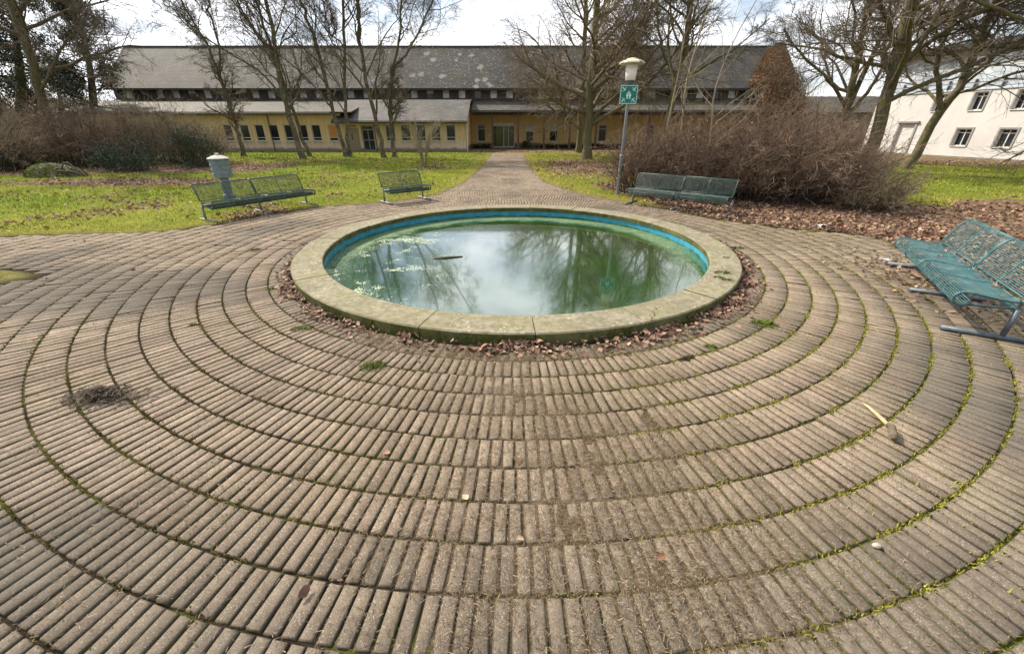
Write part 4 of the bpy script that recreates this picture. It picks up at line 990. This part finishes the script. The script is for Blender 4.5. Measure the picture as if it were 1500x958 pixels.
conifer('big dark drooping spruce at the left edge',[(30,240),(32,150),(24,60),(10,-60)],31,.42,102,40,.30,.16,dc,15000,.22,.0,(1.2,1.7),.12)
conifer('tall dark spruce cut by the left edge of the picture',[(-70,240),(-66,150),(-60,60),(-52,-80)],27,.42,103,40,.34,.14,dc,15000,.22,.0,(1.2,1.7),.12)
conifer('lower dark conifer between the pine and the spruce',[(92,225),(90,170),(86,120),(84,100)],36,.25,104,26,.45,.08,dc,9000,.22,.02,(1.1,1.6),.1)
# ================================================================== BUILDINGS
def wall_open(name, x0, x1, z0, z1, y, ops, mat, parent, depth=.16, thick=.3):
    """wall along x at depth y (front faces -y) with real openings [(xa,xb,za,zb)]"""
    b = MB(); xs = sorted(ops); cur = x0
    for xa,xb,za,zb in xs:
        if xa > cur: b.poly([(cur,y,z0),(xa,y,z0),(xa,y,z1),(cur,y,z1)])
        if za > z0: b.poly([(xa,y,z0),(xb,y,z0),(xb,y,za),(xa,y,za)])
        if zb < z1: b.poly([(xa,y,zb),(xb,y,zb),(xb,y,z1),(xa,y,z1)])
        yd = y+depth
        b.poly([(xa,y,za),(xa,yd,za),(xa,yd,zb),(xa,y,zb)]); b.poly([(xb,yd,za),(xb,y,za),(xb,y,zb),(xb,yd,zb)])
        b.poly([(xa,y,za),(xb,y,za),(xb,yd,za),(xa,yd,za)]); b.poly([(xa,yd,zb),(xb,yd,zb),(xb,y,zb),(xa,y,zb)])
        b.poly([(xa,yd,za),(xb,yd,za),(xb,yd,zb),(xa,yd,zb)]); cur = xb
    b.poly([(cur,y,z0),(x1,y,z0),(x1,y,z1),(cur,y,z1)])
    b.poly([(x0,y+thick,z1),(x0,y,z1),(x1,y,z1),(x1,y+thick,z1)]); b.poly([(x0,y+thick,z0),(x0,y,z0),(x0,y,z1),(x0,y+thick,z1)]); b.poly([(x1,y,z0),(x1,y+thick,z0),(x1,y+thick,z1),(x1,y,z1)])
    return b.build(name, mat, parent)
WSTOCK = {}
def window(parent, xa, xb, za, zb, y, fm, gm, transom=None, mullion=False, sill=True, fw=.05, blind=None, name='window', label=None):
    """frame mesh with a pane child; copies share meshes"""
    w,h = xb-xa-.006, zb-za-.006; key = (round(w,2),round(h,2),fm.name,gm.name,transom,mullion,sill,blind,fw); cx,cz = (xa+xb)/2,(za+zb)/2
    if key not in WSTOCK:
        b = MB(); X,Z = w/2,h/2
        b.box(-X,-X+fw,0,.05,-Z,Z); b.box(X-fw,X,0,.05,-Z,Z); b.box(-X+fw,X-fw,0,.05,-Z,-Z+fw); b.box(-X+fw,X-fw,0,.05,Z-fw,Z)
        if transom is not None: b.box(-X+fw,X-fw,.003,.047,-Z+h*transom-fw*.4,-Z+h*transom+fw*.4)
        if mullion: b.box(-fw*.45,fw*.45,.006,.044,-Z+fw,Z-fw)
        if sill: b.box(-X-.05,X+.05,-.20,-.003,-Z-.045,-Z-.004)
        o = b.build(name, fm, parent)
        p = MB(); p.box(-X+fw*.6,X-fw*.6,.022,.03,-Z+fw*.6,Z-fw*.6); p.build('pane', gm, o)
        if blind:
            bl = MB(); t0 = -Z+h*(transom or 0)+fw*.5; bl.box(-X+fw,X-fw,.012,.018,t0 if blind == 'full' else Z-h*.42,Z-fw); bl.build('blind', MT['blind'] if blind == 'full' else MT['curtain'], o)
        WSTOCK[key] = o
    else:
        o = WSTOCK[key].copy(); COL.objects.link(o); o.parent = parent
        for ch in children(WSTOCK[key]): c = ch.copy(); COL.objects.link(c); c.parent = o
    o.location = (cx,y,cz)
    if label: o['label'] = label
    return o
def slab(b, p0, p1, p2, p3, th):
    """roof slab: four top corners, thickness downwards"""
    P = [np.array(p,float) for p in (p0,p1,p2,p3)]; n = np.cross(P[1]-P[0],P[3]-P[0]); n /= np.linalg.norm(n); n = n if n[2] > 0 else -n
    return b.hexa([p-n*th for p in P]+P)
def long_building():
    t = thing('long_building','long ochre one storey building with steep slate roof behind the lawn','building',(0,0,0))
    XL,XR = -35.5,24.95; yA,yR = 35.8,41.4
    # ---- left wing wall
    lw = [-22.81,-21.46,-20.27,-19.12,-17.93,-16.79,-15.72,-14.40]; z0,z1 = .77,1.96
    ops = [(x-.36,x+.36,z0,z1) for x in lw]
    wall_open('wall',XL,-13.62,-.1,2.80,yA,ops,MT['plaster'],t)
    for i,x in enumerate(lw): window(t,x-.36,x+.36,z0,z1,yA+.06,MT['frame'],MT['glass'],.20,blind='full' if i == 7 else None,label='window with orange blind drawn' if i == 7 else None)
    b = MB(); b.box(XL,XR,yA-.05,yA-.002,-.1,.06) if False else b.box(XL,-3.70,yA-.06,yA-.003,-.1,.055); b.build('plinth',MT['conc'],t)
    # ---- porch wing
    pw = [-9.78,-8.55,-7.32,-6.13,-4.92]; ops = [(x-.38,x+.38,z0,z1) for x in pw]+[(-12.10,-11.11,.02,1.90)]
    wall_open('porch_wall',-13.615,-3.70,-.1,2.42,yA+.003,ops,MT['plaster'],t)
    for x in pw: window(t,x-.38,x+.38,z0,z1,yA+.06,MT['frame'],MT['glass'],.22)
    b = MB(); b.poly([(-3.70,yA+.003,-.1),(-3.70,yR,-.1),(-3.70,yR,3.6),(-3.70,yA+1.5,2.9),(-3.70,yA+.003,2.42)]); b.build('side_wall',MT['ochre'],t)
    d = MB(); d.box(-12.095,-12.02,yA+.09,yA+.15,.025,1.895); d.box(-11.19,-11.115,yA+.09,yA+.15,.025,1.895); d.box(-12.02,-11.19,yA+.09,yA+.15,1.55,1.63); d.box(-12.02,-11.19,yA+.09,yA+.15,1.83,1.895); d.box(-11.635,-11.575,yA+.085,yA+.145,.025,1.55); d.box(-12.02,-11.635,yA+.095,yA+.14,.025,.12); d.box(-11.575,-11.19,yA+.095,yA+.14,.025,.12); d.box(-12.02,-11.635,yA+.095,yA+.14,.80,.86); d.box(-11.575,-11.19,yA+.095,yA+.14,.80,.86)
    do = d.build('porch_door',MT['greyframe'],t); g = MB(); g.box(-12.05,-11.15,yA+.125,yA+.135,.03,1.89); g.build('pane',MT['glass'],do); g = MB(); g.box(-11.56,-11.54,yA+.05,yA+.085,.85,1.02); g.build('handle',MT['galv'],do)
    b = MB(); b.box(-13.32,-12.33,yA-.055,yA-.005,.03,1.72); po = b.build('door_panel',MT['panel'],t); b = MB(); b.box(-12.92,-12.84,yA-.075,yA-.056,.85,1.28); b.build('slot',MT['fascia'],po)
    # weathered small lettering strip over the panel
    b = MB(); rng = np.random.default_rng(6); x = -13.15
    while x < -12.45: 
        w = rng.uniform(.035,.07); b.box(x,x+w,yA-.02,yA-.004,1.80,1.80+rng.uniform(.07,.11)); x += w+.03
    b.build('worn_lettering',MT['brown'],t)
    for (xx,r_,m) in ((-19.35,.035,'brown'),(-11.0,.035,'brown')):
        b = MB(); b.tube([(xx,yA-.07,0),(xx,yA-.07,2.7 if xx < -15 else 2.25)],r_,8); b.build('downpipe',MT[m],t)
    b = MB(); b.tube([(-3.62,yA-.12,0),(-3.62,yA-.12,1.95),(-3.66,yA-.5,2.12)],.055,10); b.build('downpipe',MT['frame'],t)
    # ---- roofs
    b = MB(); slab(b,(XL-.1,35.25,2.84),(-12.5,35.25,2.84),(-12.5,41.0,3.92),(XL-.1,41.0,3.92),.10); b.build('lean_to_roof',MT['lowslate'],t)
    b = MB(); slab(b,(-14.05,34.95,2.22),(-3.48,34.95,2.22),(-3.48,38.75,3.80),(-14.05,38.75,3.80),.09); b.build('porch_roof',MT['porchslate'],t)
    b = MB(); slab(b,(-3.47,38.75,3.06),(XR,38.75,3.06),(XR,41.25,3.98),(-3.47,41.25,3.98),.10); slab(b,(-14.05,38.78,3.80),(-3.475,38.78,3.80),(-3.475,41.25,3.99),(-14.05,41.25,3.99),.1); b.build('lower_roof',MT['lowslate'],t)
    for x0,x1,y,z in ((XL-.1,-14.1,35.2,2.70),(-14.05,-3.48,34.9,2.10),(-3.47,XR,38.70,2.93)):
        b = MB(); b.tube([(x0,y,z),(x1,y,z)],.065,8); b.build('gutter',MT['fascia'],t)
    # ---- entrance hall wall, right half
    rw = [-2.84,1.65,3.87,8.41,12.83,17.1,21.3]; za,zb = .55,1.98
    ops = [(x-.37,x+.37,za,zb) for x in rw]+[(-1.78,.24,.05,2.12)]
    wall_open('entrance_wall',-3.70,XR,-.1,4.05,yR,ops,MT['ochre'],t)
    for i,x in enumerate(rw): window(t,x-.37,x+.37,za,zb,yR+.10,MT['frame'],MT['glass'],.74,blind='half' if i in (1,2) else None)
    d = MB(); d.box(-1.775,.235,yR+.05,yR+.13,1.85,2.115); d.box(-1.775,-1.72,yR+.05,yR+.12,.055,1.848); d.box(.18,.235,yR+.05,yR+.12,.055,1.848); d.box(-.80,-.74,yR+.048,yR+.115,.055,1.848); d.box(-.34,-.30,yR+.052,yR+.11,.055,1.848); d.box(-1.72,-.80,yR+.055,yR+.11,.055,.13); d.box(-.74,.18,yR+.055,yR+.11,.055,.13)
    do = d.build('glass_entrance',MT['frame'],t); g = MB(); g.box(-1.74,.20,yR+.085,yR+.092,.06,1.87); g.build('pane',MT['greenglass'],do)
    b = MB(); b.box(-2.2,-1.95,yR-.012,yR-.003,1.0,1.14); b.build('notice_plate',MT['frame'],t)
    b = MB(); b.box(-1.9,.4,yR-.9,yR-.005,-.08,.04); b.build('doorstep',MT['conc'],t)
    for i,x in enumerate([-1.70,.54,2.81,5.07,7.36,9.69,11.96,14.3,16.6,18.9,21.2,23.5]):
        b = MB(); b.box(x-.085,x+.085,38.95,39.12,.12,2.86); b.box(x-.11,x+.11,38.92,39.15,-.05,.12); b.box(x-.3,x+.3,38.96,39.11,2.862,2.95) if i%2 else None; b.build('post',MT['brown'],t)
    b = MB(); b.box(-3.45,XR-.1,38.92,39.14,2.80,2.859) if False else b.box(-3.45,XR-.1,39.13,39.30,2.70,2.95); 
    for x in np.arange(-3.2,XR-.3,.76): b.box(x-.05,x+.05,38.80,41.38,2.96-.14,2.958)
    b.build('eaves_beams',MT['timber'],t)
    # ---- clerestory
    cl = []; x = XL+1.2
    while x < XR-1: cl.append(x); x += 1.42
    ops = [(x-.33,x+.33,4.05,4.72) for x in cl]
    wall_open('clerestory',XL,XR,3.85,4.95,41.3,ops,MT['timber'],t,.12)
    for i,x in enumerate(cl): window(t,x-.33,x+.33,4.05,4.72,41.36,MT['brown'],MT['skyglass'] if i%3 != 1 else MT['glass'],None,sill=False,fw=.04,blind='half' if i%4 in (0,3) else None)
    b = MB()
    for x in np.arange(XL+.49,XR-.3,1.42): b.box(x-.24,x-.08,41.26,41.297,3.98,4.80); b.box(x+.08,x+.24,41.26,41.297,3.98,4.80)
    b.build('timber_posts',MT['timber'],t)
    # ---- main roof
    b = MB(); slab(b,(XL-.35,40.75,4.82),(XR+.1,40.75,4.82),(XR+.1,44.6,8.40),(XL-.35,44.6,8.40),.14); slab(b,(XR+.1,48.45,4.82),(XL-.35,48.45,4.82),(XL-.35,44.62,8.39),(XR+.1,44.62,8.39),.14); b.build('main_roof',MT['slate'],t)
    b = MB(); b.tube([(XL-.36,44.61,8.40),(XR+.11,44.61,8.40)],.09,8); b.build('ridge_tiles',MT['fascia'],t)
    b = MB(); b.box(XL-.35,XR+.1,40.70,40.76,4.68,4.77); b.build('eaves_fascia',MT['fascia'],t)
    for x in (XL,XR):
        b = MB(); b.poly([(x,41.31,-.1),(x,47.9,-.1),(x,47.9,4.7),(x,44.6,8.15),(x,41.31,4.9)]); b.build('gable_wall',MT['ochre'],t)
    b = MB(); b.poly([(XL,36.1,-.1),(XL,41.35,-.1),(XL,41.35,3.8),(XL,36.1,2.8)]); b.poly([(XL,47.9,-.1),(XR,47.9,-.1),(XR,47.9,4.75),(XL,47.9,4.75)]); b.build('end_wall',MT['ochre'],t)
long_building()

def climber():
    t = thing('withered_climber','rusty brown withered climbing plant covering the right gable end of the slate roof','climbing plant',(23.8,39.6,0)); o = np.array((23.8,39.6,0)); rng = np.random.default_rng(110)
    n = 26000; s = rng.random(n)*1.02; u = rng.random(n)
    # spreads over the roof end: left boundary swings out towards the eaves
    left = 24.5-3.6*np.clip(1-s,0,1)**.7-.5*fbm(s*4,s*0,1.5,3,4); x = left+(25.0-left)*u; thick = .5*np.sin(np.clip(u,0,1)*math.pi)**.5*(1.15-.8*s)*rng.random(n)
    y = 40.6+3.9*s; z = 4.85+3.62*s
    x = np.minimum(x+rng.normal(0,.10,n),25.02); p = np.stack([x,y-thick*.7-.05,z+thick*.7+.05],-1)
    m = 16000; zz = rng.uniform(.4,5.0,m); l2 = 21.2+.5*fbm(zz,zz*0,.8,3,9); xx = l2+(25.05-l2)*rng.random(m); q = np.stack([np.minimum(xx+rng.normal(0,.12,m),25.05),39.2+rng.normal(0,.28,m)+np.where(zz>3.2,(zz-3.2)*.7,0),zz],-1)
    p = np.concatenate([p,q])-o
    cols = [(.30,.155,.085),(.22,.11,.06),(.38,.22,.13),(.16,.10,.05),(.20,.15,.07)]
    leaf_cloud('foliage',p[:,0],p[:,1],p[:,2],np.full(len(p),.20),cols,MT['ivy'],t,111,0)
    P = []; 
    for i in range(36):
        xb = rng.uniform(21,25); P.append(smooth_path(np.array([(xb,39.5,0),(xb+rng.normal(0,.3),39.1,2.6),(xb+.4+rng.normal(0,.5),40.4,4.95),(min(25,xb+1.2),42.0+rng.normal(0,.4),6.45)])-o,10))
    P = np.array(P); R0 = np.tile(np.linspace(.05,.015,10),(36,1)); A,Ar = spawn(P,R0,12,.3,1,.12,.25,.5,1.3,.5,5,.02,.2,rng,.2,.012,.5)
    s = Bulk(); s.add(P,R0,5); s.add(A,Ar,3); s.build('stems',MT['twig'],t)
climber()

# ---- white building: local x runs along the facade (towards the viewer), front faces -y
def white_building():
    a = np.array((27.4,35.45)); d = np.array((.1961,-.9806)); rz = math.atan2(d[1],d[0])
    t = thing('white_building','white rendered three storey building with flat roof at the right','building',(a[0],a[1],0),rz)
    def u(Y): return (a[1]-Y)/.9806
    x0,x1 = u(34.6),u(12.0)
    row1 = []; row2 = []; yy = 28.4
    k = 0
    while yy > 13: row1.append(u(yy)); yy -= 2.15
    row2 = [u(yy_) for yy_ in (30.4,28.35,26.3,24.2,22.1,20.0,17.9,15.8)]
    ops1 = [(c-.40,c+.40,.70,1.70) for c in row1]+[(u(32.35),u(31.35),.02,2.05)]
    ops2 = [(c-.34,c+.34,2.72,3.72) for c in row2]
    wall_open('lower_wall',x0,x1,-.15,2.30,0,ops1,MT['white'],t,.22,.4)
    wall_open('middle_wall',x0,x1,2.301,3.84,0,ops2,MT['white'],t,.22,.4)
    for (xa,xb,za,zb) in ops1[:-1]+ops2: window(t,xa,xb,za,zb,.14,MT['frame'],MT['glass'],.78,True,True,.055)
    # grey stone surrounds
    for (xa,xb,za,zb) in ops1[:-1]+ops2:
        b = MB(); b.box(xa-.09,xa-.002,-.035,-.003,za,zb+.09); b.box(xb+.002,xb+.09,-.035,-.003,za,zb+.09); b.box(xa-.001,xb+.001,-.035,-.003,zb+.003,zb+.09); b.build('surround',MT['greyframe'],t)
    xa,xb = u(32.35),u(31.35); b = MB(); b.box(xa+.003,xb-.003,.10,.15,.03,2.04); dr = b.build('entrance_door',MT['white'],t); b = MB(); b.box(xb-.15,xb-.10,.03,.10,.95,1.10); b.build('handle',MT['galv'],dr)
    b = MB(); b.box(xa-.12,xa-.003,-.06,-.003,0,2.05); b.box(xb+.003,xb+.12,-.06,-.003,0,2.05); b.box(xa-.2,xb+.2,-.14,-.003,2.052,2.16); b.build('shade_surround',MT['greyframe'],t)  # grey door surround stands in for an L-shaped shade on the wall
    b = MB(); b.box(x0-.02,x1,-.07,.4,3.842,3.93); b.build('string_course',MT['bluegrey'],t)
    b = MB(); b.box(x0,x1,.02,.4,3.931,5.05); b.build('parapet_band',MT['bluegrey'],t)
    b = MB(); b.tube([(x0,-.12,4.45),(x1,-.12,4.45)],.02,6); b.tube([(x0,-.12,4.2),(x1,-.12,4.2)],.015,6)
    for x in np.arange(x0+.2,x1,1.4): b.box(x-.02,x+.02,-.13,.015,3.935,4.46)
    b.build('railing',MT['galv'],t)
    w = []; x = x0+.5
    while x < x1-1: w.append((x,x+1.15,5.09,5.80)); x += 1.32
    wall_open('upper_wall',x0,x1,5.051,6.12,.12,w,MT['white'],t,.12,.4)
    for q in w: window(t,*q,.20,MT['frame'],MT['skyglass'],None,True,True,.06)
    b = MB(); b.box(x0-.3,x1,-.55,11,6.13,6.42); b.build('flat_roof',MT['fascia'],t)
    b = MB(); b.poly([(x0,.4,-.15),(x0,0,-.15),(x0,0,6.12),(x0,.4,6.12)]); b.poly([(x0,10,-.15),(x0,.4,-.15),(x0,.4,6.12),(x0,10,6.12)]); b.build('end_wall',MT['white'],t)
    b = MB(); b.box(x0,x1,-.05,-.004,-.15,.10); b.build('plinth',MT['conc'],t)
white_building()
def far_houses():
    t = thing('low_outbuilding','low olive roofed outbuilding glimpsed between the gable and the white building','outbuilding',(28,47,0)); b = MB(); b.box(-3.5,12,0,7,-.1,3.2); b.build('wall',MT['conc'],t)
    b = MB(); slab(b,(-3.8,-.5,3.1),(12.3,-.5,3.1),(12.3,3.5,4.75),(-3.8,3.5,4.75),.15); slab(b,(12.3,7.5,3.1),(-3.8,7.5,3.1),(-3.8,3.52,4.74),(12.3,3.52,4.74),.15); b.build('roof',MT['lowslate'],t)
    g = V(8,170,40); t = thing('red_roofed_shed','low shed with dull red roof behind the left shrubs','shed',(g[0],40,0)); b = MB(); b.box(-4,4,0,5,-.1,2.3); b.build('wall',MT['conc'],t)
    b = MB(); slab(b,(-4.3,-.4,2.3),(4.3,-.4,2.3),(4.3,2.5,3.4),(-4.3,2.5,3.4),.12); slab(b,(4.3,5.4,2.3),(-4.3,5.4,2.3),(-4.3,2.52,3.39),(4.3,2.52,3.39),.12); b.build('roof',simple('dull_red_tile',(.20,.085,.06),.8,.3,2),t)
far_houses()
def far_wood():
    rng = np.random.default_rng(120); n = 900; a = rng.uniform(-1.15,1.15,n); r = rng.uniform(62,95,n); x = r*np.sin(a); y = r*np.cos(a); h = rng.uniform(2.2,4.2,n)*(1+.2*(r-62)/33)
    P = np.stack([np.stack([x,y,0*x],-1),np.stack([x+rng.normal(0,.3,n),y,h*.5],-1),np.stack([x+rng.normal(0,.8,n),y,h],-1)],1); R0 = np.tile(np.array((.14,.09,.03)),(n,1)); A,Ar = spawn(P,R0,16,.15,1,.3,.55,.4,1.2,.4,4,.08,.2,rng,.3,.03,.5)
    s = Bulk(); s.add(P,R0,4); s.add(A,Ar,3); B_,Br = spawn(A,Ar,5,.2,1,.4,.7,.4,1.1,.6,3,.03,.2,rng,.3,.025,.6); s.add(B_,Br,3)
    o = s.build('far_wood',MT['twig'],None,False); tag(o,'distant bare wood closing the view behind the buildings','wood',kind='stuff')
far_wood()
# planting strip along the entrance wall
def strip():
    for i,(x0,x1,h,lb) in enumerate([(-3.5,-2.1,.38,'low dark evergreen plants along the wall left of the glass entrance'),(1.0,1.75,.62,'small dark green bush right of the glass entrance'),(2.2,14.5,.34,'long strip of dark ground plants along the ochre wall')]):
        t = thing('wall_planting',lb,'planting',((x0+x1)/2,40.9,0),0,'plants along the entrance wall'); rng = np.random.default_rng(130+i); n = int(1500*(x1-x0)); x = rng.uniform(x0,x1,n)-(x0+x1)/2; z = h*rng.random(n)*(.5+.9*fbm(x,0*x,2,3,i)); leaf_cloud('foliage',x,rng.normal(0,.15,n),z,np.full(n,.12),[(.025,.045,.02),(.05,.075,.03),(.08,.085,.05)],MT['needle'],t,131+i,.6)
        P = np.zeros((10,3,3)); xs = rng.uniform(x0,x1,10)-(x0+x1)/2; P[:,:,0] = xs[:,None]; P[:,1,2] = h*.5; P[:,2,2] = h*.8; s = Bulk(); s.add(P,np.full((10,3),.012),4); s.build('stems',MT['twig'],t)
strip()

# ================================================================== SKY, SUN, CAMERA
SUN_EL = 43; SHD = np.array((.82,-.57)); SHD = SHD/np.linalg.norm(SHD)
w = bpy.data.worlds.new('World'); C.world = w; w.use_nodes = True; nt = w.node_tree; nt.nodes.clear()
def N_(t, **k):
    n = nt.nodes.new(t)
    for a,b in k.items(): setattr(n,a,b)
    return n
def LK(a,b): nt.links.new(a,b)
out = N_('ShaderNodeOutputWorld'); bg = N_('ShaderNodeBackground'); bg.inputs['Strength'].default_value = .10; LK(bg.outputs[0],out.inputs[0])
sky = N_('ShaderNodeTexSky', sky_type='NISHITA'); sky.sun_disc = False; sky.sun_elevation = R_(SUN_EL); sky.sun_rotation = math.atan2(-SHD[0],-SHD[1])
tc = N_('ShaderNodeTexCoord'); sx = N_('ShaderNodeSeparateXYZ'); LK(tc.outputs['Generated'],sx.inputs[0])
def MA(op,a,b=0.0,c=False):
    n = N_('ShaderNodeMath',operation=op,use_clamp=c)
    for i,v in enumerate((a,b)):
        if isinstance(v,bpy.types.NodeSocket): LK(v,n.inputs[i])
        else: n.inputs[i].default_value = v
    return n.outputs[0]
dz = MA('ADD',MA('MAXIMUM',sx.outputs[2],0.0),.22); cb = N_('ShaderNodeCombineXYZ'); LK(MA('DIVIDE',sx.outputs[0],dz),cb.inputs[0]); LK(MA('DIVIDE',sx.outputs[1],dz),cb.inputs[1])
def NZ(sc,det,ro,off):
    mp = N_('ShaderNodeMapping'); mp.inputs['Location'].default_value = off; LK(cb.outputs[0],mp.inputs[0]); n = N_('ShaderNodeTexNoise'); n.inputs['Scale'].default_value = sc; n.inputs['Detail'].default_value = det; n.inputs['Roughness'].default_value = ro; LK(mp.outputs[0],n.inputs['Vector']); return n.outputs['Fac']
def RP(f,st):
    r = N_('ShaderNodeValToRGB'); LK(f,r.inputs[0]); e = r.color_ramp.elements
    while len(e) < len(st): e.new(.5)
    for i,(p,c) in enumerate(st): e[i].position = p; e[i].color = (c,c,c,1) if not hasattr(c,'__len__') else (*c,1)
    return r.outputs[0]
ndv = N_('ShaderNodeVectorMath',operation='DOT_PRODUCT'); LK(tc.outputs['Generated'],ndv.inputs[0]); ndv.inputs[1].default_value = (-SHD[0]*.5,-SHD[1]*.5+.35,.55)
glow = MA('ADD',MA('MULTIPLY',MA('MAXIMUM',ndv.outputs['Value'],0.0),.93),.78)
mask = RP(NZ(1.0,8,.58,(3.1,1.7,0)),[(.37,.12),(.52,1)])
cl = RP(NZ(1.5,7,.6,(8.2,4.1,0)),[(.30,(.40,.45,.52)),(.46,(.78,.81,.86)),(.66,(1.0,1.0,1.0))])
vm = N_('ShaderNodeVectorMath',operation='SCALE'); LK(cl,vm.inputs[0]); LK(MA('MULTIPLY',glow,10.5),vm.inputs['Scale'])
mx = N_('ShaderNodeMix',data_type='RGBA'); LK(mask,mx.inputs['Factor']); LK(sky.outputs[0],mx.inputs['A']); LK(vm.outputs[0],mx.inputs['B']); LK(mx.outputs['Result'],bg.inputs['Color'])
ld = bpy.data.lights.new('sun','SUN'); ld.energy = 5.0; ld.angle = R_(.8); ld.color = (1,.90,.76); lo = bpy.data.objects.new('sun',ld); COL.objects.link(lo)
sv = Vector((SHD[0]*math.cos(R_(SUN_EL)),SHD[1]*math.cos(R_(SUN_EL)),-math.sin(R_(SUN_EL)))); lo.rotation_euler = sv.to_track_quat('-Z','Y').to_euler(); lo.location = (-20,20,30)
cd = bpy.data.cameras.new('camera'); cd.sensor_width = 36; cd.lens = 36*FP/1500; cd.clip_start = .05; cd.clip_end = 2000
co = bpy.data.objects.new('camera',cd); COL.objects.link(co); co.location = (0,0,EYE); co.rotation_euler = (math.pi/2-PITCH,0,0); C.camera = co
C.view_settings.view_transform = 'Standard'; C.view_settings.look = 'None'; C.view_settings.exposure = .50; C.view_settings.gamma = 1
C.cycles.max_bounces = 6; C.cycles.use_denoising = True
